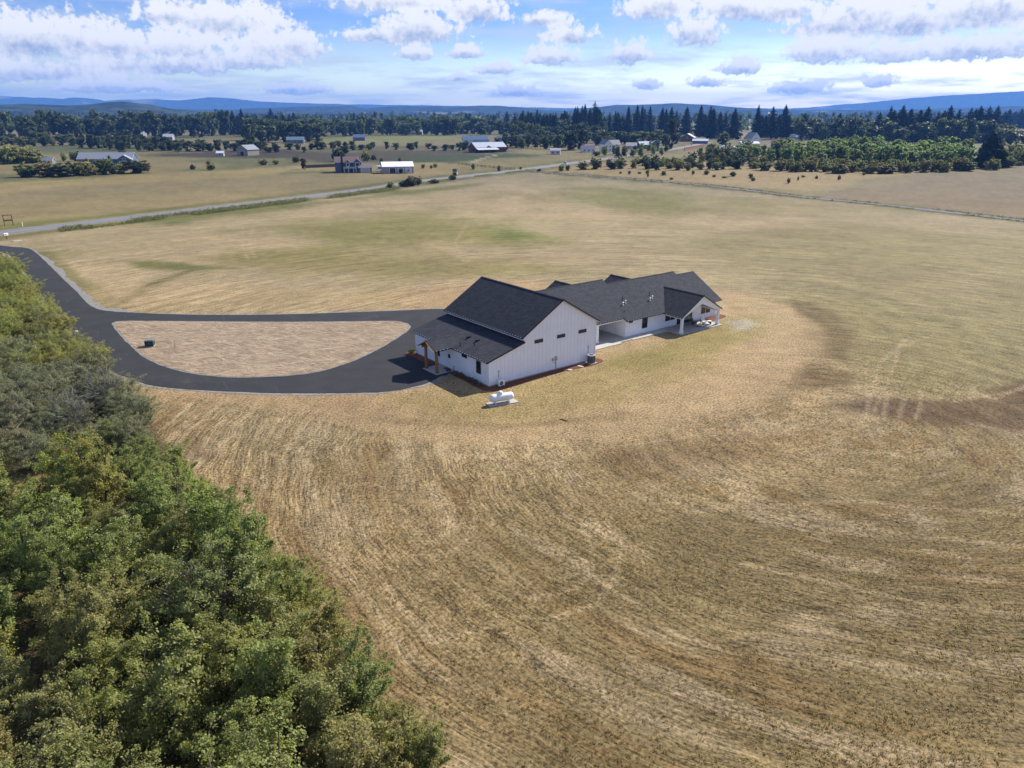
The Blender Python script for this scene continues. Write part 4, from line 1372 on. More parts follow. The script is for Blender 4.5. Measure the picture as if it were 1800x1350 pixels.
box_green = material('dark_green_box', (0.035, 0.05, 0.045), 0.5, 0.1, 3.0)
box_lid = material('grey_green_lid', (0.16, 0.20, 0.20), 0.5, 0.1, 3.0)
cabinet('transformer_box', at(264, 608, 0.085), 1.15, 1.0, 0.95, R(10), box_green, box_lid, 'dark green transformer box standing on the bare soil island', 'utility box')
cabinet('utility_pedestal', at(134, 588, 0.03), 0.6, 0.5, 0.55, R(40), trim_white, trim_white, 'small white pedestal box at the thicket edge of the drive', 'utility box')
cabinet('drain_box', at(165, 619, 0.03), 0.5, 0.4, 0.4, R(40), metal_dark, metal_dark, 'small black box low at the thicket edge of the drive', 'utility box')
MB_ = MB().tube([(0, 0, 0), (0, 0, 1.1)], 0.03, 6).box(-0.05, 0.05, -0.01, 0.01, 0.95, 1.1)
tag(MB_.build('marker_stake', wood_tan, None, False, at(308, 612, 0.085)), 'thin wooden survey stake on the soil island', 'stake')
# mailbox group near the road
t_ = empty('mailbox', at(12, 421), R(-30), 'white mailbox on a post where the drive meets the road', 'mailbox')
MB().box(-0.06, 0.06, -0.06, 0.06, 0, 1.05).build('post', wood_brown, t_)
MB().prism([(-0.35, 1.05), (0.35, 1.05), (0.35, 1.45), (0.24, 1.62), (0, 1.68), (-0.24, 1.62), (-0.35, 1.45)], -0.5, 0.5, 'y').build('box', trim_white, t_)
MB().box(0.36, 0.38, -0.3, 0.05, 1.3, 1.5).build('flag', material('mailbox_flag', (0.5, 0.05, 0.04), 0.5), t_)
boulder_o = MB().box(-1.1, 1.1, -0.45, 0.45, 0, 0.16).build('concrete_slab', concrete, None, False, at(30, 424), R(60))
tag(boulder_o, 'flat pale concrete culvert slab by the drive entrance', 'slab')

# wooden stand on the far side of the road
t_ = empty('wooden_stand', at(16, 396), R(25), 'open wooden frame stand across the road at the left edge', 'stand')
for sx in (-1.1, 1.1):
    MB().box(sx - 0.1, sx + 0.1, -0.1, 0.1, 0, 3.1).build('post', wood_brown, t_)
for z in (1.35, 1.6, 3.0):
    MB().box(-1.2, 1.2, -0.16, -0.1, z - 0.1, z + 0.1).build('rail', wood_brown, t_)
t_ = empty('guide_post', at(40, 398), 0, 'short white post by the road right of the wooden stand', 'post')
MB().box(-0.06, 0.06, -0.06, 0.06, 0, 1.2).build('shaft', trim_white, t_)
MB().box(-0.08, 0.08, -0.08, 0.08, 1.2, 1.28).build('cap', trim_white, t_)
# dark booth by the road
t_ = empty('roadside_booth', at(800, 309.5), R(-8), 'tall dark wooden booth standing by the far side of the road', 'booth')
for k, zz in enumerate((0, 2.15)):
    MB().box(-1.1, 1.1, -0.9, 0.9, 0.5 + zz * 0.8, 1.9 + zz * 0.75).build('cabin', wood_brown if k else metal_dark, t_)
MB().hexa([(-1.3, -1.1, 3.5), (1.3, -1.1, 3.5), (1.3, 1.1, 3.7), (-1.3, 1.1, 3.7), (-1.3, -1.1, 3.6), (1.3, -1.1, 3.6), (1.3, 1.1, 3.8), (-1.3, 1.1, 3.8)]).build('roof', metal_dark, t_)
for sx in (-1, 1):
    for sy in (-0.8, 0.8):
        MB().box(sx - 0.08, sx + 0.08, sy - 0.08, sy + 0.08, 0, 0.5).build('leg', wood_brown, t_)
MB().box(1.11, 1.16, -0.5, 0.5, 0.9, 2.0).build('sign_board', trim_white, t_)
# stick on the lawn
tag(MB().tube([(-0.55, 0, 0.04), (0, 0.05, 0.06), (0.5, -0.03, 0.05)], [0.04, 0.05, 0.03], 6).build('fallen_stick', wood_brown, None, False, at(991, 739), R(-35)),
    'dark stick lying on the lawn in front of the shop', 'stick')

# ------------------------------------------------------------------ plants
def leaf_material(name, trans=0.3, spec=0.25):
    m = bpy.data.materials.new(name)
    m.use_nodes = True
    t = NT(m.node_tree)
    b = t.n['Principled BSDF']
    out = t.n['Material Output']
    oc = t.new('ShaderNodeObjectInfo').outputs['Color']
    ti = t.new('ShaderNodeAttribute', attribute_name='tint').outputs['Fac']
    k = t.rng(ti, 0.0, 1.0, 0.62, 1.38, False)
    c = t.mix(1.0, oc, t.comb(k, k, k), 'MULTIPLY')
    c = t.mix(t.math('MULTIPLY', t.rng(ti, 0.90, 0.97), 0.6), c, (0.26, 0.22, 0.045))
    t.put(b.inputs['Base Color'], c)
    b.inputs['Roughness'].default_value = 0.55
    b.inputs['Specular IOR Level'].default_value = spec
    tr = t.new('ShaderNodeBsdfTranslucent')
    t.put(tr.inputs[0], t.mix(1.0, c, (1.25, 1.3, 0.8), 'MULTIPLY'))
    mx = t.new('ShaderNodeMixShader')
    mx.inputs[0].default_value = trans
    t.l.new(b.outputs[0], mx.inputs[1])
    t.l.new(tr.outputs[0], mx.inputs[2])
    t.l.new(mx.outputs[0], out.inputs['Surface'])
    return m


leaf_m = leaf_material('foliage', 0.46)
needle_m = leaf_material('needles', 0.06, 0.0)
bark_m = material('bark', (0.11, 0.085, 0.065), 0.9, 0.25, 4.0)
bark_grey = material('grey_bark', (0.30, 0.285, 0.26), 0.9, 0.2, 4.0)


def quads_mesh(name, P, mats, mat_index=None, tint=None, extra=None):
    """P: (n, 4, 3) leaf corners; extra: an MB with woody parts put into the same mesh"""
    n = len(P)
    me = bpy.data.meshes.new(name)
    v = P.reshape(-1, 3).astype(np.float32)
    f = np.arange(4 * n, dtype=np.int32)
    ls = np.arange(n, dtype=np.int32) * 4
    mi = np.zeros(n, np.int32)
    tt = np.repeat(tint if tint is not None else rng.random(n), 4)
    if extra is not None and len(extra.v):
        ev = np.array(extra.v, np.float32)
        base = len(v)
        v = np.concatenate([v, ev])
        fl, st = [], []
        pos = len(f)
        for fc in extra.f:
            st.append(pos)
            fl += [base + k for k in fc]
            pos += len(fc)
        f = np.concatenate([f, np.array(fl, np.int32)])
        ls = np.concatenate([ls, np.array(st, np.int32)])
        mi = np.concatenate([mi, np.ones(len(st), np.int32)])
        tt = np.concatenate([tt, np.full(len(ev), 0.5)])
    me.vertices.add(len(v))
    me.vertices.foreach_set('co', v.ravel())
    me.loops.add(len(f))
    me.loops.foreach_set('vertex_index', f)
    me.polygons.add(len(ls))
    me.polygons.foreach_set('loop_start', ls)
    for m in (mats if isinstance(mats, (list, tuple)) else [mats]):
        me.materials.append(m)
    me.polygons.foreach_set('material_index', mi)
    a = me.attributes.new('tint', 'FLOAT', 'POINT')
    a.data.foreach_set('value', tt.astype(np.float32))
    me.update(calc_edges=True)
    return me


def leaves(cent, out, L, W, jitter=0.9):
    """leaf quads at cent (n,3), facing roughly along out (n,3)"""
    n = len(cent)
    nrm = out + rng.normal(0, jitter, (n, 3))
    nrm /= np.linalg.norm(nrm, axis=1, keepdims=True) + 1e-9
    r = rng.normal(0, 1, (n, 3))
    a = np.cross(nrm, r)
    a /= np.linalg.norm(a, axis=1, keepdims=True) + 1e-9
    b = np.cross(nrm, a)
    s = rng.uniform(0.7, 1.3, (n, 1))
    a = a * L * s / 2
    b = b * W * s / 2
    return np.stack([cent - a, cent + b, cent + a, cent - b], 1)


def crown_points(n, rx, h, z0, lump, seed, shell=0.45, flat=0.0):
    """points through a lumpy crown between z0 and h; returns points and outward directions"""
    d = rng.normal(0, 1, (n, 3))
    d /= np.linalg.norm(d, axis=1, keepdims=True)
    k = np.array([mnoise.noise(Vector((p[0] * 1.7 + seed, p[1] * 1.7, p[2] * 1.7))) for p in d])
    k2 = np.array([mnoise.noise(Vector((p[0] * 3.9, p[1] * 3.9 + seed, p[2] * 3.9))) for p in d])
    r = rng.random(n) ** shell * (1 + lump * 1.3 * k + lump * 0.8 * k2)
    c = np.array([0, 0, (z0 + h) / 2])
    P = d * r[:, None] * np.array([rx, rx, (h - z0) / 2]) + c
    return P, d


def broadleaf(name, rx, h, z0, shoots, per, L, W, csize, seed, stems=4, lump=0.45, twig=0.012, bark=None, one_mesh=False, jitter=0.8, reach=0.5, wood_frac=0.8):
    """a crown of separate leafy shoots that rise from a few stems; gaps stay between them"""
    P, d = crown_points(shoots, rx, h, z0, lump, seed, 0.28)
    P += d * rng.normal(0, 0.10, (shoots, 1)) * rx
    P[:, 2] += np.abs(rng.normal(0, 0.05, shoots)) * h
    P[:, 2] = np.maximum(P[:, 2], z0 * 0.5 + 0.12)
    wood = MB()
    tips = []
    for s in range(stems):
        a = 2 * math.pi * (s + random.random() * 0.6) / stems
        lean = rx * random.uniform(0.2, 0.55)
        base = Vector((0.12 * math.cos(a) * stems * 0.3, 0.12 * math.sin(a) * stems * 0.3, 0))
        p1 = Vector((lean * 0.4 * math.cos(a), lean * 0.4 * math.sin(a), h * 0.3))
        p2 = Vector((lean * math.cos(a), lean * math.sin(a), h * 0.6))
        p3 = Vector((lean * 1.25 * math.cos(a + 0.3), lean * 1.25 * math.sin(a + 0.3), h * 0.85))
        r = h * 0.016 + 0.03
        wood.tube([base, p1, p2, p3], [r, r * 0.72, r * 0.4, r * 0.12], 6)
        tips += [base.lerp(p1, 0.4), p1, (p1 + p2) / 2, p2, p3]
    cen, up, tone = [], [], []
    for i in range(shoots):
        e = Vector(P[i])
        q = min(tips, key=lambda t: (t - e).length + max(0, t.z - e.z + 0.1 * h) * 2.0)
        mid = q.lerp(e, 0.55) + Vector((0, 0, -0.08 * (e - q).length)) + Vector(d[i]) * 0.06 * rx
        if rng.random() < wood_frac:
            wood.tube([q, mid, e], [twig * 2.2, twig * 1.4, twig * 0.5], 4 if not one_mesh else 3, cap=False)
        k = int(per * rng.uniform(0.5, 1.5))
        t = 1 - reach * rng.random(k) ** 1.4
        a = np.array(q)[None, :]
        b = np.array(mid)[None, :]
        c = np.array(e)[None, :]
        t2 = t[:, None]
        pts = (1 - t2) ** 2 * a + 2 * t2 * (1 - t2) * b + t2 ** 2 * c
        w = csize * (0.45 + 0.9 * (1 - t2) / max(reach, 0.1) * 0.9)
        pts = pts + rng.normal(0, 1, (k, 3)) * w * np.array([1, 1, 0.8])
        cen.append(pts)
        up.append(np.tile(d[i] * 0.7 + np.array([0, 0, 0.6]), (k, 1)))
        tone.append(np.clip(rng.normal(0.45, 0.17) + rng.normal(0, 0.15, k), 0, 0.90))
    cen = np.concatenate(cen)
    cen[:, 2] = np.maximum(cen[:, 2], 0.08)
    Q = leaves(cen, np.concatenate(up), L, W, jitter)
    tone = np.concatenate(tone)
    tone = np.where(rng.random(len(tone)) < 0.012, 0.98, tone)
    if one_mesh:
        return quads_mesh(name, Q, [leaf_m, bark or bark_m], tint=tone, extra=wood)
    return quads_mesh(name + '_crown', Q, [leaf_m], tint=tone), wood.mesh(name + '_trunk', bark or bark_m, True)


def conifer(name, h, r, tiers, per, seed, one_mesh=True, bare=0.08, ragged=0.35):
    """whorls of drooping boughs, each a fan of needle sprays"""
    Q, tone = [], []
    wood = MB()
    wood.tube([(0, 0, 0), (0, 0, h * 0.5), (0, 0, h * 0.98)], [h * 0.014 + 0.06, h * 0.009 + 0.03, 0.02], 6)
    for k in range(tiers):
        f = k / (tiers - 1)
        z = h * (bare + (1 - bare) * f) * 0.985
        rad = r * (1 - f) ** 0.66 * (0.6 + 0.4 * min(1, f * 7 + 0.35)) * rng.uniform(0.8, 1.15) + 0.014 * h
        tt = rng.uniform(0.15, 0.7)
        for j in range(per):
            a = 2 * math.pi * (j + rng.random()) / per + k * 1.3
            L = rad * (1 - ragged * rng.random())
            dr = np.array([math.cos(a), math.sin(a), 0])
            sd = np.array([-math.sin(a), math.cos(a), 0])
            for s in range(4):
                q0, q1 = L * s / 4, L * (s + 1.5) / 4
                wdt = L * 0.36 * (1 - 0.16 * s) + 0.12
                c0 = dr * q0 + np.array([0, 0, z - q0 * 0.28 + rng.normal(0, 0.012) * h])
                c1 = dr * q1 + np.array([0, 0, z - q1 * 0.42 + rng.normal(0, 0.012) * h])
                mid = (c0 + c1) / 2
                tw = rng.uniform(-1.25, 1.25)
                sw = (sd * math.cos(tw) + np.array([0, 0, math.sin(tw)])) * wdt * rng.uniform(0.7, 1.3)
                Q.append([c0, mid - sw, c1, mid + sw * 0.9])
                tone.append(np.clip(tt + rng.normal(0, 0.15), 0, 0.88))
    Q = np.array(Q)
    tone = np.array(tone)
    if one_mesh:
        return quads_mesh(name, Q, [needle_m, bark_m], tint=tone, extra=wood)
    return quads_mesh(name + '_crown', Q, [needle_m], tint=tone), wood.mesh(name + '_trunk', bark_m, True)


NEAR = [broadleaf('thicket_a', 2.5, 6.4, 0.3, 125, 200, 0.135, 0.08, 0.19, 1.0, 4),
        broadleaf('thicket_b', 2.2, 5.4, 0.2, 115, 200, 0.13, 0.075, 0.18, 5.0, 5, lump=0.6),
        broadleaf('thicket_c', 1.9, 7.4, 0.6, 115, 200, 0.135, 0.08, 0.18, 9.0, 3, lump=0.55),
        broadleaf('thicket_d', 2.6, 4.8, 0.1, 125, 200, 0.125, 0.07, 0.19, 14.0, 6, lump=0.5),
        broadleaf('thicket_e', 2.0, 6.2, 0.3, 100, 210, 0.14, 0.085, 0.20, 18.0, 3, lump=0.7)]
FINE = [broadleaf('willow_a', 2.8, 4.6, 0.1, 200, 100, 0.16, 0.05, 0.17, 21.0, 7, lump=0.5, bark=bark_grey, reach=0.65),
        broadleaf('willow_b', 2.3, 3.8, 0.1, 170, 100, 0.15, 0.05, 0.16, 25.0, 7, lump=0.55, bark=bark_grey, reach=0.65)]
BARE = [broadleaf('bare_a', 2.5, 5.6, 0.5, 260, 14, 0.13, 0.07, 0.18, 31.0, 6, lump=0.4, bark=bark_grey, twig=0.017, wood_frac=1.0)]
LOW = [broadleaf('shrub_a', 0.5, 0.7, 0.05, 40, 30, 0.09, 0.05, 0.06, 41.0, 5, twig=0.006)]
MID_TREE = [broadleaf('mid_tree_a', 3.0, 9.0, 0.8, 70, 42, 0.75, 0.55, 0.34, 51.0, 3, lump=0.6, reach=0.42),
            broadleaf('mid_tree_b', 2.6, 8.0, 0.4, 60, 42, 0.7, 0.5, 0.34, 55.0, 3, lump=0.75, reach=0.42)]
MID_BUSH = [broadleaf('mid_bush_a', 2.5, 4.0, 0.05, 85, 55, 0.46, 0.30, 0.24, 61.0, 5, lump=0.55),
            broadleaf('mid_bush_b', 2.1, 4.4, 0.05, 75, 55, 0.46, 0.30, 0.24, 65.0, 5, lump=0.75),
            broadleaf('mid_bush_c', 2.8, 3.2, 0.05, 80, 55, 0.46, 0.30, 0.24, 68.0, 6, lump=0.7)]
FAR_TREE = [broadleaf('far_tree_a', 7.0, 17.0, 1.6, 46, 30, 2.0, 1.5, 0.95, 71.0, 3, lump=0.55, one_mesh=True, reach=0.42, twig=0.06),
            broadleaf('far_tree_b', 6.0, 19.0, 2.0, 44, 30, 1.9, 1.4, 0.95, 75.0, 3, lump=0.65, one_mesh=True, reach=0.42, twig=0.06),
            broadleaf('far_tree_c', 8.0, 15.0, 1.2, 50, 30, 2.0, 1.5, 0.95, 79.0, 3, lump=0.65, one_mesh=True, reach=0.42, twig=0.06)]
FIR = [conifer('far_fir_a', 36, 6.0, 30, 9, 1), conifer('far_fir_b', 38, 5.0, 32, 8, 2, ragged=0.6), conifer('far_fir_c', 32, 7.4, 26, 10, 3), conifer('far_fir_d', 34, 6.6, 22, 8, 4, bare=0.2, ragged=0.7)]
NEAR_FIR = conifer('lone_fir', 15, 6.2, 30, 13, 5, one_mesh=False, bare=0.02, ragged=0.35)


def plant(name, protos, loc, scale, label, cat, group=None, col=(0.10, 0.12, 0.04), rz=None, sz=None):
    """a tree with trunk and crown as parts (proto is a pair) or as one far mesh"""
    pr = random.choice(protos) if isinstance(protos, list) else protos
    rz = random.uniform(0, 6.28) if rz is None else rz
    k = Vector((scale, scale, sz or scale))
    cv = (*[c * random.uniform(0.93, 1.07) for c in col], 1)
    if isinstance(pr, tuple):
        e = empty(name, loc, rz, label, cat, group)
        e.scale = k
        c = link(bpy.data.objects.new('crown', pr[0]), e)
        link(bpy.data.objects.new('trunk', pr[1]), e)
        c.color = cv
        return e
    o = bpy.data.objects.new(name, pr)
    o.location = loc
    o.rotation_euler = (0, 0, rz)
    o.scale = k
    o.color = cv
    return tag(link(o), label, cat, group)


def in_poly(x, y, pts):
    c = False
    n = len(pts)
    for k in range(n):
        ax, ay = pts[k]
        bx, by = pts[(k + 1) % n]
        if (ay > y) != (by > y) and x < (bx - ax) * (y - ay) / (by - ay) + ax:
            c = not c
    return c


def to_px(p):
    dp = p.y * math.cos(PITCH) - (p.z - CAM_H) * math.sin(PITCH)
    up = p.y * math.sin(PITCH) + (p.z - CAM_H) * math.cos(PITCH)
    return 900 + F_PX * p.x / dp, 675 - F_PX * up / dp


def scatter_px(poly, n, gap, seed, tries=40):
    """random ground points whose place in the survey picture lies in poly, gap in picture units"""
    r = random.Random(seed)
    xs, ys = [p[0] for p in poly], [p[1] for p in poly]
    out = []
    for _ in range(n * tries):
        u, v = r.uniform(min(xs), max(xs)), r.uniform(min(ys), max(ys))
        if in_poly(u, v, poly) and all(abs(u - a) > gap or abs(v - b) > gap * 0.35 for a, b in out):
            out.append((u, v))
            if len(out) >= n:
                break
    return out


def scatter_world(poly, gap, seed, tries=6000):
    r = random.Random(seed)
    P = px_poly(poly)
    xs, ys = [p[0] for p in P], [p[1] for p in P]
    out = []
    for _ in range(tries):
        x, y = r.uniform(min(xs), max(xs)), r.uniform(min(ys), max(ys))
        if in_poly(x, y, P) and all((x - a) ** 2 + (y - b) ** 2 > gap * gap for a, b in out):
            out.append((x, y))
    return out


ORD = ['nearest the camera', 'second', 'third', 'fourth', 'fifth', 'sixth', 'seventh', 'eighth', 'ninth', 'tenth', 'eleventh', 'twelfth', 'thirteenth', 'fourteenth', 'fifteenth',
       'sixteenth', 'seventeenth', 'eighteenth', 'nineteenth', 'twentieth', 'twenty-first', 'twenty-second', 'twenty-third', 'twenty-fourth', 'twenty-fifth']
GREEN, YELLOW, OLIVE, GREY = (0.27, 0.285, 0.095), (0.32, 0.315, 0.09), (0.28, 0.275, 0.10), (0.25, 0.25, 0.145)

# ---- thicket, left foreground
EDGE = [(770, 1345), (712, 1290), (672, 1215), (628, 1150), (590, 1095), (535, 1050), (505, 985), (470, 935), (420, 905), (385, 850), (330, 810), (275, 780)]
for k, (u, v) in enumerate(EDGE):
    p = at(u - 70, v + 14)
    sc = random.uniform(0.62, 0.85)
    if k == 0:
        lab = 'small green leafy tree standing out at the bottom of the thicket edge'
    elif k == len(EDGE) - 1:
        lab = 'leafy green tree at the far tip of the lower thicket, next to the grey willows'
    else:
        lab = '%s tree from the bottom along the field edge of the lower thicket' % ORD[k]
    plant('thicket_tree', NEAR, p, sc * (0.7 if k == 0 else 1), lab, 'tree', 'trees along the thicket edge', YELLOW if k in (3, 8) else GREEN)
LOWER = [(240, 850), (350, 935), (440, 1060), (540, 1160), (630, 1290), (740, 1420), (800, 1620), (-300, 1620), (-420, 1100), (-150, 960), (40, 935), (190, 880)]
for k, (x, y) in enumerate(scatter_world(LOWER, 3.1, 5)):
    u, v = to_px(Vector((x, y, 5)))
    if u < -160 or v > 1480:
        continue
    gu, gv = to_px(Vector((x, y, 0)))
    if in_poly(gu, gv, [(-220, 805), (170, 820), (160, 880), (60, 925), (-40, 960), (-220, 980)]):
        continue
    c = random.choice([GREEN, GREEN, GREEN, OLIVE, YELLOW]) if v < 1150 else random.choice([GREEN, OLIVE, OLIVE, GREEN])
    side = 'left border' if u < 200 else 'middle'
    dep = 'bottom edge of the photo' if v > 1150 else ('upper part, below the clearing' if v < 900 else 'heart')
    plant('thicket_tree', NEAR, (x, y, 0), random.uniform(0.72, 1.22), 'leafy tree in the lower thicket canopy, %s, %s' % (side, dep), 'tree',
          'closed canopy of the lower thicket, %s, %s' % (side, dep), c)
plant('bare_tree', BARE, at(365, 1120), 1.05, 'half bare tree with pale forked branches amid the lower thicket', 'tree', None, (0.16, 0.15, 0.07), 0.5)
UPPER = [(-120, 470), (0, 470), (45, 505), (85, 555), (125, 605), (175, 665), (225, 715), (265, 770), (230, 800), (120, 815), (0, 835), (-200, 850), (-260, 600)]
for k, (x, y) in enumerate(scatter_world(UPPER, 3.1, 9)):
    u, v = to_px(Vector((x, y, 2)))
    if u < -70:
        continue
    if v < 560:
        pr, c, nm, what = FINE, YELLOW, 'willow_shrub', 'yellow green willow shrub by the straight drive'
    elif v < 640:
        pr, c, nm, what = FINE, random.choice([GREY, OLIVE, YELLOW]), 'willow_shrub', 'olive willow shrub beside the driveway junction'
    else:
        pr, c, nm, what = FINE, GREY, 'willow_shrub', 'grey green willow shrub below the driveway bend'
    what += ', at the left edge of the photo' if u < 60 else (', on the drive side' if u > 150 else ', mid clump')
    plant(nm, pr, (x, y, 0), random.uniform(0.75, 1.1), what, 'shrub', what.replace('shrub', 'shrubs'), c)
for (u, v, s, lab) in [(190, 730, 1.0, 'nearly bare grey twiggy tree leaning over the bend of the drive'), (130, 770, 0.95, 'nearly bare grey tree deeper in the willows left of the bend')]:
    plant('bare_tree', BARE, at(u, v), s, lab, 'tree', 'bare trees in the thicket', (0.15, 0.15, 0.10))
for (u, v, s, lab) in [(752, 1385, 0.62, 'low bushy sapling at the bottom edge, right of the thicket'), (705, 1352, 0.6, 'low bush joining the sapling to the thicket at the bottom edge')]:
    plant('thicket_sapling', NEAR, at(u, v), s, lab, 'tree', None, GREEN)
# ---- low shrubs in the mulch
for k in range(6):
    o = plant('mulch_shrub', LOW, farm_pt(-0.65, 1.0 + k * 1.05, 0.03), random.uniform(0.55, 0.85), '%s small grey shrub from the shop corner in the shaded mulch' % ['first', 'second', 'third', 'fourth', 'fifth', 'sixth'][k], 'shrub', 'small shrubs in the mulch bed', (0.20, 0.20, 0.14))
plant('mulch_shrub', LOW, farm_pt(-0.6, 17.6, 0.07), 1.1, 'small green shrub in the mulch at the far left shop corner', 'shrub', None, (0.16, 0.19, 0.06))


# ---- mid-distance shrubs and trees
_ext = {}


def extent(me):
    if me.name not in _ext:
        v = np.empty(len(me.vertices) * 3, np.float32)
        me.vertices.foreach_get('co', v)
        v = v.reshape(-1, 3)
        _ext[me.name] = (float(np.percentile(np.hypot(v[:, 0], v[:, 1]), 94)), float(np.percentile(v[:, 2], 98.5)))
    return _ext[me.name]


def px_tree(name, protos, u, v, wpx, hpx, base_r, base_h, label, cat, group, col):
    """tree at a picture place with its width and height there"""
    p = at(u, v)
    mpp = p.length / F_PX
    pr = random.choice(protos) if isinstance(protos, list) else protos
    rr, hh = extent(pr[0] if isinstance(pr, tuple) else pr)
    return plant(name, pr, p, wpx * mpp / (2 * rr), label, cat, group, col, sz=hpx * mpp / hh)


for k, (u, v, w, h) in enumerate([(52, 311, 32, 17), (84, 310, 30, 20), (112, 310, 36, 18), (146, 308, 40, 19), (186, 306, 34, 21), (210, 305, 24, 14), (243, 304, 34, 18)]):
    px_tree('hedge_bush', MID_BUSH, u, v, w, h, 2.6, 4.0, ['leftmost, smallest and brightest bush', 'second bush from the left', 'third bush from the left', 'middle bush', 'tall fifth bush from the left', 'sixth bush from the left', 'rightmost dark bush'][k] + ' of the row before the long blue house',
            'bush', 'bushes before the blue house', [(0.12, 0.15, 0.04), OLIVE, (0.10, 0.115, 0.045), OLIVE, (0.13, 0.14, 0.05), OLIVE, (0.075, 0.085, 0.04)][k])
for k, (u, v, w, h) in enumerate([(-12, 288, 40, 24), (12, 288, 36, 24), (34, 287, 36, 22), (56, 286, 34, 19), (72, 285, 18, 10)]):
    px_tree('hedge_bush', MID_BUSH, u, v, w, h, 2.6, 4.0, '%s olive bush from the left in the hedge at the left edge' % ['first', 'second', 'third', 'fourth', 'fifth'][k], 'bush', 'hedge at the left edge', OLIVE)
for k, (u, v, w, h, lab) in enumerate([(134, 283, 16, 13, 'pale round tree left of the long blue house'), (113, 283, 7, 11, 'thin young tree between shed and blue house'), (216, 274, 13, 8, 'dark bush behind the roof of the long blue house'),
                                       (338, 298, 8, 7, 'small dark round bush in the dry field right of the blue house'), (372, 299, 13, 9, 'green bush in the dry field left of the tan barn'), (367, 290, 7, 7, 'small bush just behind the green bush in the dry field'),
                                       (462, 290, 14, 8, 'round olive bush left of the red leaved tree'), (485, 289, 10, 7, 'small olive bush between the two bushes left of the red leaved tree'), (521, 286, 12, 10, 'yellow green bush just left of the red leaved tree'),
                                       (593, 284, 20, 21, 'dark broad tree behind the left end of the two storey house'), (607, 270, 11, 12, 'small dark tree rising behind the two storey house roof'), (645, 283, 14, 16, 'tree just right of the two storey house roof'),
                                       (657, 281, 10, 8, 'bush between two storey house and metal roofed garage'), (671, 288, 6, 9, 'small dark tree left behind the metal roofed garage'), (703, 287, 6, 9, 'small pointed tree behind the metal garage roof'),
                                       (744, 296, 7, 7, 'small bright tree right of the garage, leftmost of three'), (758, 296, 5, 5, 'small tree right of the garage, middle of three'), (765, 294, 8, 6, 'small spreading tree right of the garage, rightmost of three'),
                                       (620, 303, 10, 6, 'green bush before the porch of the two storey house'), (643, 303, 16, 9, 'dark clipped shrubs before the garage end of the two storey house'), (602, 301, 18, 10, 'dark shrubs at the left foot of the two storey house'),
                                       (705, 305, 7, 8, 'dark round bush at the front corner of the metal roofed garage'), (719, 304, 11, 10, 'dark bush at the right end of the metal roofed garage'),
                                       (832, 298, 7, 10, 'upright grey bush on the fence line right of the booth'), (877, 301, 6, 9, 'thin upright bush on the fence line nearest the road'), (915, 298, 5, 5, 'small bush by the road before the lane junction'),
                                       (948, 301, 8, 4, 'low dark bush at the corner of road and lane'), (987, 301, 10, 11, 'olive bush at the start of the dry scrub'), (998, 300, 8, 9, 'smaller olive bush beside the first scrub bush'),
                                       (1025, 298, 18, 13, 'round olive bush in the dry scrub by the road'), (1047, 297, 20, 17, 'large round olive bush by the road bend'), (820, 257, 8, 9, 'dark tree before the white building with blue roof'),
                                       (1085, 277, 9, 17, 'dark pointed spruce by the silver car'), (1048, 274, 12, 7, 'dark green bush left of the pointed spruce')]):
    nm = 'bush' if 'bush' in lab or 'shrub' in lab else 'small_tree'
    dark = any(w_ in lab for w_ in ('dark', 'spruce'))
    px_tree(nm, MID_BUSH, u, v, w, h, 2.6, 4.0, lab, 'bush' if nm == 'bush' else 'tree', None, (0.075, 0.095, 0.04) if dark else (OLIVE if k % 2 else (0.15, 0.165, 0.06)))
px_tree('red_leaved_tree', MID_TREE, 534, 298, 9, 17, 3.2, 9.0, 'small dark red leaved tree left of the board fence', 'tree', None, (0.10, 0.03, 0.03))
for k, (u, v, w, h, lab) in enumerate([(686, 332, 11, 10, 'grey bush on the road verge where the road bends'), (708, 328, 14, 9, 'low dark scrub bush beside the road bend'), (722, 327, 22, 15, 'big grey brown bush on the near road verge'), (736, 325, 12, 12, 'right hand companion of the big grey verge bush'),
                                       (765, 322, 18, 6, 'low dark bramble on the verge right of the big grey bush'), (797, 316, 12, 8, 'green bush on the near verge opposite the booth')]):
    px_tree('verge_bush', MID_BUSH, u, v, w, h, 2.6, 4.0, lab, 'bush', 'bushes on the near road verge', (0.13, 0.13, 0.075) if k in (0, 2, 3) else (0.09, 0.105, 0.045))


def belt(name, protos, poly, n, gap, seed, wh, base, label, cat, cols):
    r = random.Random(seed)
    for (u, v) in sorted(scatter_px(poly, n, gap, seed), key=lambda q: q[1]):
        w, h = r.uniform(*wh[0]), r.uniform(*wh[1])
        px_tree(name, protos, u, v, w, h, base[0], base[1], label, cat, label.replace(' in the', 's in the', 1), r.choice(cols))


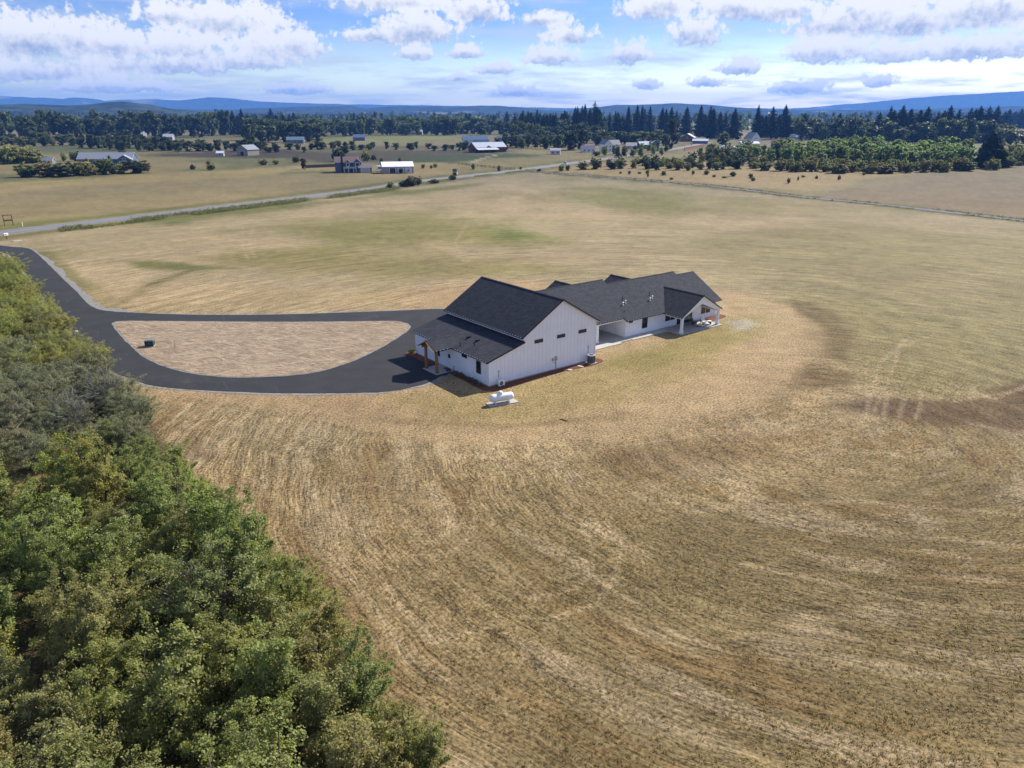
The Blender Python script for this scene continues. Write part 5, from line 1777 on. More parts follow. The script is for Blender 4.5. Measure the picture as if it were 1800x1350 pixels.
BR = [(0.20, 0.27, 0.09), (0.235, 0.29, 0.10), (0.17, 0.225, 0.08)]
OL = [(0.20, 0.20, 0.08), (0.175, 0.185, 0.07), (0.22, 0.21, 0.085)]
DK = [(0.055, 0.075, 0.035), (0.07, 0.09, 0.04), (0.10, 0.125, 0.055)]
belt('grove_tree', MID_TREE, [(1345, 286), (1380, 274), (1500, 272), (1640, 274), (1700, 278), (1700, 296), (1560, 298), (1420, 292)], 85, 8, 1, ((15, 25), (20, 30)), (3.0, 8.6), 'bright green broadleaf tree in the grove right of the village', 'tree', BR)
belt('grove_bush', MID_BUSH, [(1330, 300), (1420, 294), (1560, 300), (1700, 298), (1720, 300), (1560, 306), (1420, 304)], 34, 9, 2, ((13, 24), (10, 18)), (2.5, 4.2), 'olive bush in the front row of the grove', 'bush', OL)
belt('scrub_bush', MID_BUSH, [(1065, 290), (1200, 284), (1330, 280), (1350, 294), (1300, 300), (1150, 300), (1080, 300)], 46, 9, 3, ((9, 20), (8, 15)), (2.5, 4.2), 'olive bush in the dry scrub between road bend and grove', 'bush', OL + DK)
belt('dry_grass_bush', MID_BUSH, [(1020, 304), (1200, 305), (1380, 312), (1520, 308), (1500, 318), (1300, 325), (1150, 314)], 20, 12, 4, ((3, 11), (2.5, 8)), (2.5, 4.2), 'tiny lone bush in the straw coloured grass before the grove', 'bush', OL)
belt('edge_bush', MID_BUSH, [(1740, 300), (1800, 292), (1900, 288), (1900, 275), (1780, 278), (1750, 285)], 22, 9, 5, ((14, 24), (14, 24)), (2.5, 4.2), 'olive bush in the thicket right of the lone dark conifer', 'bush', OL)
px_tree('lone_conifer', NEAR_FIR, 1736, 294, 38, 48, 6.2, 15, 'single broad very dark conifer at the right end of the grove', 'tree', None, (0.03, 0.042, 0.022))
belt('village_tree', MID_TREE, [(1200, 275), (1260, 268), (1340, 268), (1360, 278), (1260, 284)], 16, 10, 6, ((10, 18), (12, 20)), (3.0, 8.6), 'round tree in the gardens around the grey village house', 'tree', BR + OL)
belt('roadside_tree', MID_TREE, [(1055, 268), (1130, 262), (1180, 262), (1190, 270), (1130, 278), (1060, 278)], 16, 9, 7, ((7, 13), (9, 15)), (3.0, 8.6), 'small tree in the gardens along the village road', 'tree', BR + DK)
# ---- far hedges, woods and firs
belt('hedge_tree', FAR_TREE, [(860, 258), (900, 255), (1000, 258), (1000, 262), (900, 262)], 20, 6, 8, ((10, 18), (14, 20)), (7.0, 17.0), 'dark broadleaf tree in the hedge right of the red barn', 'tree', DK + [(0.07, 0.085, 0.04)])
for (u, v, w, h, lab, c) in [(981, 262, 18, 22, 'light green tree in the hedge between barn and village', (0.13, 0.16, 0.06)), (1003, 264, 24, 30, 'big dark broad tree left half beside the low white cottage', (0.045, 0.06, 0.03)), (1020, 263, 24, 32, 'big dark broad tree right half beside the low white cottage', (0.045, 0.06, 0.03)), (1181, 262, 16, 46, 'tall dark cedar by the village road', (0.04, 0.05, 0.028)), (1152, 258, 12, 14, 'green tree before the dark blue cottage', (0.07, 0.09, 0.035)),
                           (1270, 256, 22, 20, 'rounded green tree beside the white gabled village house', (0.09, 0.12, 0.045))]:
    px_tree('village_tree', FAR_TREE, u, v, w, h, 7.0, 17.0, lab, 'tree', None, c)
belt('hedge_tree', FAR_TREE, [(140, 260), (250, 258), (330, 264), (460, 262), (460, 266), (330, 268), (200, 264)], 34, 8, 9, ((11, 20), (11, 19)), (7.0, 17.0), 'dark tree in the long hedge behind the tan barn', 'tree', DK)
belt('hedge_tree', FAR_TREE, [(0, 252), (130, 250), (160, 256), (60, 258), (0, 258)], 18, 8, 10, ((10, 18), (9, 16)), (7.0, 17.0), 'dark tree in the hedge before the maroon roofed houses', 'tree', DK + OL)
belt('wood_tree', FAR_TREE, [(-40, 244), (410, 236), (410, 241), (0, 250)], 38, 8, 11, ((16, 28), (26, 38)), (7.0, 17.0), 'dark rounded tree in the wood behind the left hand houses', 'tree', DK)
belt('field_tree', FAR_TREE, [(460, 262), (530, 262), (640, 258), (760, 262), (900, 266), (860, 270), (720, 264), (560, 268), (470, 268)], 34, 9, 12, ((7, 16), (7, 13)), (7.0, 17.0), 'small dark tree in the hedges between the far fields', 'tree', DK)
belt('wood_tree', FAR_TREE, [(440, 246), (560, 244), (560, 250), (440, 252)], 16, 10, 13, ((18, 30), (24, 34)), (7.0, 17.0), 'tree in the wood left of the pale crop field', 'tree', DK + [(0.10, 0.14, 0.05)])
belt('wood_tree', FAR_TREE, [(520, 236), (700, 232), (900, 234), (900, 238), (700, 238), (520, 242)], 56, 8, 14, ((15, 26), (18, 27)), (7.0, 17.0), 'tree in the long wood behind the pale crop field', 'tree', [(0.115, 0.15, 0.065), (0.135, 0.175, 0.075), (0.085, 0.11, 0.05), (0.07, 0.09, 0.04)])
belt('village_wood_tree', FAR_TREE, [(920, 246), (1060, 246), (1190, 250), (1190, 256), (1060, 256), (920, 252)], 44, 8, 15, ((12, 22), (12, 20)), (7.0, 17.0), 'dark tree in the gardens below the fir grove', 'tree', DK + [(0.065, 0.08, 0.04)])
belt('right_wood_tree', FAR_TREE, [(1640, 252), (1800, 256), (1900, 256), (1900, 248), (1700, 244)], 26, 9, 16, ((16, 28), (14, 24)), (7.0, 17.0), 'pale green tree in the wood at the right edge behind the field', 'tree', [(0.09, 0.12, 0.05), (0.10, 0.125, 0.055)])
FIRC = [(0.022, 0.034, 0.022), (0.026, 0.038, 0.024)]
FIR_SPOTS = []


def firs(us, top, base, lab, w=(12, 18), seed=0):
    r = random.Random(seed)
    for u in us:
        v = r.uniform(*base)
        h = v - r.uniform(*top)
        px_tree('fir_tree', FIR, u + r.uniform(-2.5, 2.5), v, r.uniform(*w) * 1.1, h * r.uniform(0.88, 1.0), 6.0, 36.0, lab, 'tree', 'firs: ' + lab.split(' in ')[-1] if ' in ' in lab else None, r.choice(FIRC))


firs([408, 414, 423, 429, 440, 447, 455, 466], (195, 210), (234, 240), 'dark fir in the left hand fir wood', seed=1)
firs([473, 481, 487, 500, 511, 519], (194, 207), (228, 233), 'dark fir in the row behind the left hand wood', seed=2)
firs([524, 540, 566, 610, 622, 633, 640, 655, 661, 680], (200, 211), (226, 231), 'fir in the thin row above the long wood', (8, 13), seed=3)
for u, tp, w_ in [(765, 199, 'first'), (781, 201, 'second'), (791, 203, 'third'), (820, 199, 'fourth'), (828, 201, 'fifth'), (857, 202, 'sixth'), (868, 202, 'seventh'), (891, 198, 'eighth')]:
    firs([u], (tp, tp + 0.1), (226, 227), '%s lone skyline fir from the left above the long wood' % w_, (8, 11), seed=u)
firs(range(905, 1000, 8), (197, 210), (240, 246), 'dark fir in the big grove left of the village', (12, 18), seed=4)
firs(range(915, 1000, 9), (194, 206), (232, 238), 'tall dark fir in the back of the big grove', (11, 16), seed=5)
firs([1009, 1015, 1022, 1029, 1036, 1042, 1049], (184, 193), (238, 243), 'very tall fir in the tight clump above the village', (12, 17), seed=6)
firs([1010, 1020, 1033, 1045, 1052], (190, 200), (240, 245), 'tall fir in the front of the tight clump above the village', (12, 17), seed=7)
firs([1063, 1071, 1079, 1085, 1093], (194, 206), (236, 242), 'fir in the clump left of the slender fir', (11, 16), seed=8)
firs([1105], (186, 186.1), (238, 239), 'slender ragged lone fir behind the village roofs', (11, 12), seed=9)
firs([1118, 1127, 1131, 1140], (187, 194), (234, 238), 'tall fir in the group left of the pink block', (12, 16), seed=10)
firs([1160, 1168, 1176, 1186], (189, 196), (238, 244), 'tall fir in the group right of the pink block', (12, 17), seed=11)
firs([1204], (188, 188.1), (236, 237), 'broad lone fir between the two village groups', (16, 17), seed=12)
firs([1228], (187, 187.1), (240, 241), 'tallest fir at the left of the brown roofed group', (15, 16), seed=13)
firs([1236, 1246, 1252, 1263, 1275, 1288], (192, 206), (238, 246), 'fir in the group behind the brown roofed house', (13, 19), seed=14)
firs([1327, 1338, 1344, 1357, 1366, 1382], (194, 210), (240, 246), 'dark fir in the group right of the white gabled house', (14, 20), seed=15)
firs([1355, 1377], (191, 194), (240, 244), 'tallest of the dark firs in the group by the white gabled house', (15, 20), seed=16)
firs([1398, 1412, 1420, 1438, 1470, 1488, 1511, 1519], (202, 216), (240, 246), 'dark conifer in the row behind the long low house', (16, 26), seed=17)
firs([1541, 1556, 1563, 1580, 1596, 1610, 1622, 1640], (193, 210), (246, 252), 'big dark conifer in the wood behind the right hand field', (18, 26), seed=18)
firs([1652, 1664, 1680, 1697, 1706, 1716, 1731, 1745], (188, 206), (240, 248), 'big dark conifer in the taller part of the right hand wood', (17, 25), seed=19)
firs(range(1760, 1880, 10), (197, 204), (222, 230), 'far dark conifer in the row right of the red farm', (12, 18), seed=20)
belt('right_wood_tree', FAR_TREE, [(1400, 244), (1540, 246), (1740, 250), (1740, 253), (1540, 251), (1400, 248)], 34, 8, 17, ((16, 28), (16, 34)), (7.0, 17.0), 'dark rounded tree in the wood between the right hand conifers', 'tree', DK + [(0.07, 0.085, 0.045), (0.09, 0.11, 0.05)])
belt('grove_edge_tree', FAR_TREE, [(905, 243), (1060, 242), (1060, 247), (905, 249)], 20, 8, 18, ((14, 24), (16, 28)), (7.0, 17.0), 'dark broadleaf tree in the front of the big fir grove', 'tree', DK)

# ------------------------------------------------------------------ uncountable growth
def stuff(name, Q, col, label, tint=None, mat=None):
    o = link(bpy.data.objects.new(name, quads_mesh(name, Q, [mat or leaf_m], tint=tint)))
    o.color = (*col, 1)
    return tag(o, label, kind='stuff')


def tufts(n, r0, r1, size, seed, ok):
    g = np.random.default_rng(seed)
    az = np.radians(g.uniform(-40, 40, n * 3))
    r = r0 + (r1 - r0) * g.random(n * 3) ** 1.3
    x, y = r * np.sin(az), r * np.cos(az)
    k = ok(x, y, g)
    x, y = x[k][:n], y[k][:n]
    m = len(x)
    per = 6
    s = np.repeat(g.uniform(*size, m), per)
    cx, cy = np.repeat(x, per) + g.normal(0, 0.4, m * per) * s, np.repeat(y, per) + g.normal(0, 0.4, m * per) * s
    a = g.uniform(0, 6.28, m * per)
    lean = g.uniform(0.1, 0.7, m * per)
    dx, dy = np.cos(a), np.sin(a)
    hh = s * g.uniform(0.5, 1.0, m * per)
    w = s * 0.16
    base = np.stack([cx, cy, np.zeros_like(cx)], 1)
    tip = base + np.stack([dx * lean * hh, dy * lean * hh, hh * 0.8], 1)
    mid = (base + tip) / 2 + np.stack([np.zeros_like(hh), np.zeros_like(hh), hh * 0.12], 1)
    sd = np.stack([-dy * w, dx * w, np.zeros_like(w)], 1)
    return np.stack([base, mid - sd, tip, mid + sd], 1), np.clip(np.repeat(g.normal(0.5, 0.2, m), per), 0, 0.88)


drive_np = [(p.x, p.y) for p in drive_w]
THICK_W = px_poly([(-700, 640), (0, 465), (60, 520), (170, 650), (310, 800), (430, 910), (545, 1050), (700, 1300), (830, 1500), (830, 3000), (-3000, 3000)])


def field_ok(dens):
    def f(x, y, g):
        k = ~inside(x, y, drive_np) & ~inside(x, y, THICK_W) & ~inside(x, y, YARD_W)
        return k & (fbm(x, y, 10, 4, 77) + g.normal(0, 0.12, len(x)) > dens)
    return f


Q, tn = tufts(4600, 27, 105, (0.06, 0.16), 3, field_ok(0.60))
stuff('field_weeds', Q, (0.16, 0.18, 0.06), 'small green weeds dotted over the mown field', tn)
Q, tn = tufts(15000, 27, 110, (0.10, 0.22), 4, field_ok(0.42))
stuff('dry_stubble', Q, (0.30, 0.215, 0.105), 'dry straw stubble over the mown field', tn)
Q, tn = tufts(700, 28, 70, (0.05, 0.10), 6, field_ok(0.60))
stuff('white_clover', Q, (0.75, 0.73, 0.66), 'tiny pale flower heads scattered in the field', tn)


def verge(name, poly, w0, w1, n, per, L, h, col, label, seed, u_lim=None):
    g = np.random.default_rng(seed)
    p = smooth_loop(poly, 8, False)
    cs = []
    while len(cs) < n:
        k = g.integers(0, len(p) - 1)
        t = g.random()
        q = p[k].lerp(p[k + 1], t)
        d = (p[k + 1] - p[k]).normalized()
        if g.random() > min(1, (p[k + 1] - p[k]).length / 20):
            continue
        s = Vector((d.y, -d.x))
        e = q + s * g.uniform(w0, w1)
        if u_lim:
            u, v = to_px(Vector((e.x, e.y, 0)))
            if not (u_lim[0] < u < u_lim[1]):
                continue
        if mnoise.noise(Vector((e.x * 0.06, e.y * 0.06, seed))) < -0.22:
            continue
        cs.append((e.x, e.y, h * 0.3))
    C0 = np.repeat(np.array(cs), per, 0)
    c = C0 + g.normal(0, 1, C0.shape) * np.array([h * 0.8, h * 0.8, h * 0.35])
    c[:, 2] = np.maximum(np.abs(c[:, 2]), 0.1)
    Q = leaves(c, np.tile(np.array([[0, 0, 0.8]]), (len(c), 1)), L, L * 0.6, 0.8)
    return stuff(name, Q, col, label)


verge('verge_brambles', ROAD_W, 5.4, 13.0, 1300, 14, 0.42, 0.9, (0.15, 0.155, 0.065), 'dark brambles and rough grass along the near road verge', 31, (110, 700))
verge('verge_grass', ROAD_W, 5.0, 7.5, 400, 14, 0.35, 0.7, (0.20, 0.19, 0.07), 'rough olive grass on the near road verge past the bend', 32, (640, 940))
verge('lane_weeds', LANE_W, 1.9, 3.2, 420, 10, 0.35, 0.5, (0.14, 0.125, 0.06), 'dark weeds along the near side of the gravel lane', 33)
verge('lane_weeds', LANE_W, -3.2, -1.9, 420, 10, 0.35, 0.5, (0.13, 0.115, 0.06), 'dark weeds along the far side of the gravel lane', 34)
# ground cover inside the thicket
cs = scatter_world([(-250, 520), (0, 475), (60, 530), (160, 660), (300, 800), (430, 920), (545, 1060), (700, 1310), (800, 1450), (800, 1600), (-300, 1600), (-500, 1000)], 1.6, 44, 5000)
C0 = np.repeat(np.array([(x, y, 0.35) for x, y in cs]), 40, 0)
c = C0 + rng.normal(0, 1, C0.shape) * np.array([0.8, 0.8, 0.3])
c[:, 2] = np.maximum(np.abs(c[:, 2]), 0.05)
stuff('undergrowth', leaves(c, np.tile(np.array([[0, 0, 0.9]]), (len(c), 1)), 0.2, 0.1, 0.7), (0.12, 0.125, 0.05), 'low undergrowth beneath the thicket trees')


# distant woods that read as one mass
def far_wood(n, us, vs, hm, rm, seed):
    g = np.random.default_rng(seed)
    Qs, ts = [], []
    for _ in range(n):
        u, v = g.uniform(*us), g.uniform(*vs)
        p = at(u, v)
        if mnoise.noise(Vector((p.x * 0.0016, p.y * 0.0009, seed))) < 0.04:
            continue
        h, r = g.uniform(*hm), g.uniform(*rm)
        fir = g.random() < 0.5
        m = 16
        zz = g.random(m)
        rad = r * (1 - zz) if fir else r * np.sqrt(np.clip(1 - (2 * zz - 1) ** 2, 0.05, 1)) * 1.25
        hh = h * (1.15 if fir else 0.75)
        a = g.uniform(0, 6.28, m)
        c = np.stack([p.x + rad * 0.6 * np.cos(a), p.y + rad * 0.6 * np.sin(a), 1 + zz * hh], 1)
        out = np.stack([np.cos(a), np.sin(a), np.full(m, 0.5)], 1)
        Qs.append(leaves(c, out, hh * 0.45, r * 0.9, 0.4))
        ts.append(np.clip(g.normal(0.25 if fir else 0.6, 0.12, m), 0, 0.88))
    return np.concatenate(Qs), np.concatenate(ts)


Q1, t1 = far_wood(900, (-300, 2100), (221, 229), (14, 24), (6, 10), 5)
Q2, t2 = far_wood(1500, (-300, 2100), (212, 221), (16, 26), (9, 15), 6)
Q3, t3 = far_wood(1300, (-300, 2100), (206, 212), (18, 28), (14, 24), 7)
stuff('distant_woods', np.concatenate([Q1, Q2, Q3]), (0.085, 0.105, 0.055), 'distant belts of mixed woods before the hills', np.concatenate([t1, t2, t3]))

# ------------------------------------------------------------------ hills
HILLM = None


def hill_material():
    m = bpy.data.materials.new('wooded_hills')
    m.use_nodes = True
    t = NT(m.node_tree)
    b = t.n['Principled BSDF']
    pos = t.new('ShaderNodeNewGeometry').outputs['Position']
    n1 = t.noise(pos, 0.0011, 5.0, 0.6)
    n2 = t.noise(pos, 0.012, 4.0, 0.6)
    c = t.mix(t.rng(n2, 0.35, 0.65), (0.012, 0.018, 0.012), (0.05, 0.065, 0.038))
    c = t.mix(t.rng(n1, 0.62, 0.68), c, (0.20, 0.165, 0.10))
    t.put(b.inputs['Base Color'], c)
    b.inputs['Roughness'].default_value = 1.0
    b.inputs['Specular IOR Level'].default_value = 0.0
    bn = t.new('ShaderNodeBump')
    bn.inputs['Strength'].default_value = 1.0
    bn.inputs['Distance'].default_value = 18.0
    t.put(bn.inputs['Height'], n2)
    t.l.new(bn.outputs[0], b.inputs['Normal'])
    return m


HILLM = hill_material()


def hills(name, prof, D, depth, label, seed, rough=1.0):
    us = np.arange(-700, 2501, 6.0)
    pu, pv = [p[0] for p in prof], [p[1] for p in prof]
    vs = np.interp(us, pu, pv)
    g = np.array([mnoise.fractal(Vector((u * 0.03, seed, 0)), 1.0, 2.0, 4) for u in us])
    vs = vs + g * rough
    rows = [(-1.0, 0.0), (-0.72, 0.16), (-0.48, 0.40), (-0.28, 0.66), (-0.12, 0.88), (0.0, 1.0), (0.15, 0.92), (0.5, 0.5), (1.0, 0.0)]
    n = len(us)
    V = []
    for j, (t, f) in enumerate(rows):
        for i, u in enumerate(us):
            d = ray(u, vs[i])
            k = D / d.y
            x, y, z = d.x * k, D, CAM_H + d.z * k
            w = mnoise.fractal(Vector((x * 0.0011, seed + t * 1.5, 3.0)), 1.0, 2.0, 4)
            ff = f if t == 0 else min(0.97, max(0, f + 0.22 * w * (1 - abs(t)) * (abs(t) > 0.01)))
            V.append((x, y + t * depth * (1 + 0.25 * w), max(z, 3) * ff - (4 if abs(t) == 1 else 0)))
    F = [(j * n + i, j * n + i + 1, (j + 1) * n + i + 1, (j + 1) * n + i) for j in range(len(rows) - 1) for i in range(n - 1)]
    me = bpy.data.meshes.new(name)
    me.from_pydata(V, [], F)
    me.polygons.foreach_set('use_smooth', [True] * len(F))
    me.materials.append(HILLM)
    o = link(bpy.data.objects.new(name, me))
    return tag(o, label, kind='structure')


hills('hills', [(-700, 176), (-300, 172), (0, 168), (60, 172), (72, 171), (112, 174), (125, 171), (155, 173), (175, 178), (215, 175), (272, 174), (315, 177), (370, 170.5), (410, 173), (450, 178), (520, 181), (600, 183), (700, 184.5), (800, 186), (900, 188),
                (1000, 190), (1200, 188), (1380, 191), (1430, 188.5), (1480, 184), (1540, 179), (1600, 172.5), (1660, 168), (1740, 163.5), (1800, 160), (1900, 157), (2100, 162), (2500, 172)], 13200, 1700, 'pale blue far hills along the horizon', 1, 0.7)
hills('hills', [(-700, 193), (-200, 192), (200, 191), (400, 193), (450, 190), (520, 188), (585, 186), (620, 186), (640, 190), (700, 187), (760, 186.5), (800, 188), (850, 185), (880, 186), (930, 190), (960, 194), (1000, 195), (1040, 189), (1080, 185), (1120, 184), (1190, 181.5), (1240, 184), (1300, 189),
                (1340, 192), (1400, 194), (1600, 193), (1800, 186), (2000, 182), (2500, 190)], 6800, 1500, 'middle range of wooded hills', 2, 0.8)
hills('hills', [(-700, 196), (-200, 188), (0, 184), (40, 182.5), (130, 185.5), (160, 183), (190, 180), (215, 178.5), (240, 181), (280, 190), (330, 196), (380, 199), (900, 202), (2500, 203)], 3700, 800, 'dark wooded hill at the left before the far ranges', 3, 0.5)

# ------------------------------------------------------------------ far buildings
_pm = {}


def paint(col, rough=0.7):
    k = (tuple(round(c, 3) for c in col), rough)
    if k not in _pm:
        _pm[k] = material('paint_%d' % len(_pm), col, rough, 0.05, 0.6)
    return _pm[k]


BLUE, NAVY, MAROON, CREAM, TAN = (0.10, 0.135, 0.20), (0.04, 0.055, 0.10), (0.16, 0.035, 0.035), (0.62, 0.58, 0.50), (0.33, 0.29, 0.22)
WHT, GREYR, LIGHTR, DARKR, BROWNR, REDR = (0.74, 0.74, 0.73), (0.20, 0.205, 0.22), (0.55, 0.57, 0.60), (0.06, 0.06, 0.07), (0.22, 0.15, 0.11), (0.26, 0.07, 0.05)


def block(root, x0, x1, y0, y1, hw, hr, wall, roof, ridge='x', ov=0.4, nwin=0, win_z=1.0, win=(1.2, 1.3), gable_win=False, z0=0.0, chimney=False, storeys=1, end_win=0):
    """one gabled volume: wall, two roof slabs, windows with panes"""
    wm, rm = paint(wall), [paint(roof, 0.6), paint((0.7, 0.7, 0.7) if sum(wall) < 1.5 else wall), paint(wall)]
    if ridge == 'x':
        ym = (y0 + y1) / 2
        MB().prism([(y0, z0), (y1, z0), (y1, hw), (ym, hw + hr), (y0, hw)], x0, x1, 'x').build('wall', wm, root)
        s = hr / (ym - y0)
        r = MB().slab([(x0 - ov, y0 - ov, hw - s * ov + 0.22), (x1 + ov, y0 - ov, hw - s * ov + 0.22), (x1 + ov, ym, hw + hr + 0.22), (x0 - ov, ym, hw + hr + 0.22)], 0.2).build('roof', rm, root)
        MB().slab([(x0 - ov, ym, hw + hr + 0.22), (x1 + ov, ym, hw + hr + 0.22), (x1 + ov, y1 + ov, hw - s * ov + 0.22), (x0 - ov, y1 + ov, hw - s * ov + 0.22)], 0.2).build('roof', rm, root)
    else:
        xm = (x0 + x1) / 2
        MB().prism([(x0, z0), (x1, z0), (x1, hw), (xm, hw + hr), (x0, hw)], y0, y1, 'y').build('wall', wm, root)
        s = hr / (xm - x0)
        r = MB().slab([(x0 - ov, y0 - ov, hw - s * ov + 0.22), (xm, y0 - ov, hw + hr + 0.22), (xm, y1 + ov, hw + hr + 0.22), (x0 - ov, y1 + ov, hw - s * ov + 0.22)], 0.2).build('roof', rm, root)
        MB().slab([(xm, y0 - ov, hw + hr + 0.22), (x1 + ov, y0 - ov, hw - s * ov + 0.22), (x1 + ov, y1 + ov, hw - s * ov + 0.22), (xm, y1 + ov, hw + hr + 0.22)], 0.2).build('roof', rm, root)
    if chimney:
        MB().box(x0 + 1.2, x0 + 2.0, (y0 + y1) / 2 - 0.4, (y0 + y1) / 2 + 0.4, hw, hw + hr + 1.1).build('chimney', paint((0.16, 0.10, 0.08)), r)
    for st in range(storeys):
        for k in range(nwin):
            c = x0 + (x1 - x0) * (k + 0.5) / nwin
            window(root, 'x', c - win[0] / 2, c + win[0] / 2, z0 + win_z + st * 2.8, z0 + win_z + win[1] + st * 2.8, y0, -1, 1, fm=trim_white, fw=0.14)
        for k in range(end_win):
            c = y0 + (y1 - y0) * (k + 0.5) / end_win
            for xx, sg in ((x0, -1), (x1, 1)):
                window(root, 'y', c - win[0] / 2, c + win[0] / 2, z0 + win_z + st * 2.8, z0 + win_z + win[1] + st * 2.8, xx, sg, 1, fm=trim_white, fw=0.14)
    if gable_win:
        c = (x0 + x1) / 2
        window(root, 'x', c - 0.6, c + 0.6, hw - 0.6, hw + 0.6, y0, -1, 1, fm=trim_white, fw=0.16)


def big_door(root, x0, x1, z1, y, mat, sub='garage_door', out=-1):
    d = MB().box(x0, x1, y - 0.06, y + 0.02, 0.05, z1).build(sub, mat, root)
    b = MB()
    b.box(x0 - 0.2, x0, y - 0.1, y + 0.02, 0, z1 + 0.2).box(x1, x1 + 0.2, y - 0.1, y + 0.02, 0, z1 + 0.2).box(x0, x1, y - 0.1, y + 0.02, z1, z1 + 0.2)
    b.build('door_frame', trim_white, d)


def site(name, u, v, rz, label, cat='house', group=None):
    p = at(u, v)
    return empty(name, p, rz, label, cat, group)


h = site('long_house', 190, 291, R(6), 'long low blue house with grey roof and white trimmed dark garage behind the bushes')
block(h, -16, 17, -5, 5, 4.4, 3.4, BLUE, (0.30, 0.32, 0.36), nwin=6, win=(1.6, 1.3), end_win=1)
block(h, 9, 17.2, -7.6, -4.8, 4.2, 2.4, BLUE, (0.30, 0.32, 0.36), ridge='y', gable_win=True)
big_door(h, 10.3, 15.9, 2.9, -7.6, paint((0.02, 0.02, 0.03)))
h = site('garden_shed', 87, 290, R(8), 'small blue grey garden shed left of the long blue house', 'shed')
block(h, -3.0, 3.0, -2.4, 2.4, 3.0, 1.5, (0.16, 0.21, 0.27), (0.18, 0.21, 0.25), nwin=1)
MB().box(-0.7, 0.7, -2.46, -2.38, 0, 2.2).build('door', paint((0.12, 0.16, 0.2)), h)
h = site('tan_barn', 437, 273, R(-28), 'tan barn with dark doorway in the dry field left of centre', 'barn')
block(h, -5.5, 5.5, -6, 6, 4.6, 3.2, TAN, (0.22, 0.24, 0.27), ridge='y')
big_door(h, -2.4, 1.6, 3.2, -6, paint((0.02, 0.02, 0.025)))
h = site('tin_shed', 388, 274.5, R(10), 'tiny white roofed shed left of the tan barn', 'shed')
block(h, -2.6, 2.6, -2, 2, 2.4, 1.3, (0.45, 0.45, 0.43), (0.7, 0.72, 0.74), nwin=1)

h = site('two_storey_house', 620, 302, R(12), 'two storey blue grey house with white trim and two front gables')
block(h, -9.5, 3.5, -4.5, 4.5, 5.6, 2.6, BLUE, (0.17, 0.12, 0.11), nwin=0, end_win=1, storeys=2)
block(h, -4.0, -1.0, -6.2, -4.4, 5.4, 1.5, BLUE, (0.17, 0.12, 0.11), ridge='y', gable_win=False)
window(h, 'x', -3.2, -1.8, 3.6, 5.2, -6.2, -1, 1, fm=trim_white, fw=0.2)
block(h, 0.6, 5.0, -6.4, -2.0, 5.4, 2.0, BLUE, (0.17, 0.12, 0.11), ridge='y')
window(h, 'x', 1.7, 3.9, 3.6, 5.2, -6.4, -1, 1, fm=trim_white, fw=0.22)
block(h, 3.4, 10.5, -9.0, -1.5, 2.8, 1.9, BLUE, (0.20, 0.16, 0.15), nwin=0)
big_door(h, 4.6, 9.4, 2.3, -9.0, paint((0.5, 0.52, 0.55)))
MB().slab([(-5.0, -8.0, 2.7), (2.2, -8.0, 2.7), (2.2, -6.2, 3.4), (-5.0, -6.2, 3.4)], 0.2).build('porch_roof', [paint((0.30, 0.27, 0.26)), trim_white, trim_white], h)
for px_ in (-4.7, -2.2, 0.4, 1.9):
    MB().box(px_ - 0.12, px_ + 0.12, -7.9, -7.66, 0, 2.5).build('porch_post', trim_white, h)
MB().box(-6.2, -5.1, -5.3, -4.4, 0, 9.3).build('chimney', paint((0.05, 0.045, 0.045)), h)
h = site('metal_roof_garage', 700, 303.5, R(14), 'long garage with bright white metal roof beside the two storey house', 'garage')
block(h, -9, 8, -5.5, 5.5, 3.6, 2.2, (0.36, 0.34, 0.30), (0.82, 0.83, 0.84), nwin=0, end_win=2)
for dx in (-5.2, -0.6, 3.6):
    big_door(h, dx, dx + 3.2, 2.9, -5.5, paint((0.66, 0.68, 0.70)) if dx > -5 else paint((0.05, 0.05, 0.06)))
t_ = site('camper_trailer', 671, 301, R(14), 'small white camper trailer parked left of the metal roofed garage', 'trailer')
MB().prism([(-3.0, 0.7), (2.8, 0.7), (3.2, 1.4), (3.0, 2.7), (2.4, 3.0), (-2.6, 3.0), (-3.1, 2.6)], -1.2, 1.2, 'y').build('body', trim_white, t_)
for sx in (-0.5, 0.4):
    w_ = MB().lathe([(0.34, -0.12), (0.36, 0), (0.34, 0.12)], (sx, -1.15, 0.36), 12, axis='y').build('wheel', rubber, t_)
window(t_, 'x', -2.0, -0.4, 1.6, 2.3, -1.2, -1)
window(t_, 'x', 0.8, 1.8, 1.6, 2.3, -1.2, -1)
MB().bar((3.1, 0, 0.75), (4.2, 0, 0.55), 0.12, 0.1).build('hitch', metal_dark, t_)

h = site('red_barn', 862, 267, R(28), 'dark red barn with sloping grey metal roof in the middle distance', 'barn')
block(h, -17, 12, -6.5, 7.5, 4.2, 3.6, (0.15, 0.045, 0.05), (0.42, 0.44, 0.50), end_win=0)
MB().slab([(-17.4, -12.5, 2.4), (2.5, -12.5, 2.4), (2.5, -6.6, 4.0), (-17.4, -6.6, 4.0)], 0.18).build('lean_to_roof', [paint((0.46, 0.48, 0.53)), paint(DARKR), paint(DARKR)], h)
for px_ in (-17, -12, -7, -2, 2):
    MB().box(px_ - 0.15, px_ + 0.15, -12.3, -12.0, 0, 2.3).build('lean_to_post', wood_brown, h)
MB().box(-16.5, 2.2, -6.55, -6.45, 0, 3.4).build('bay_shade_panel', paint((0.025, 0.02, 0.025)), h)  # near-black sheet painted as the shade inside the bay
for yy in (-2.5, 3.0):
    MB().box(11.95, 12.06, yy - 1.3, yy + 1.3, 0, 3.0).build('barn_door', paint((0.03, 0.015, 0.02)), h)
h = site('white_hall', 834, 255.5, R(12), 'white building with blue metal roof behind the red barn')
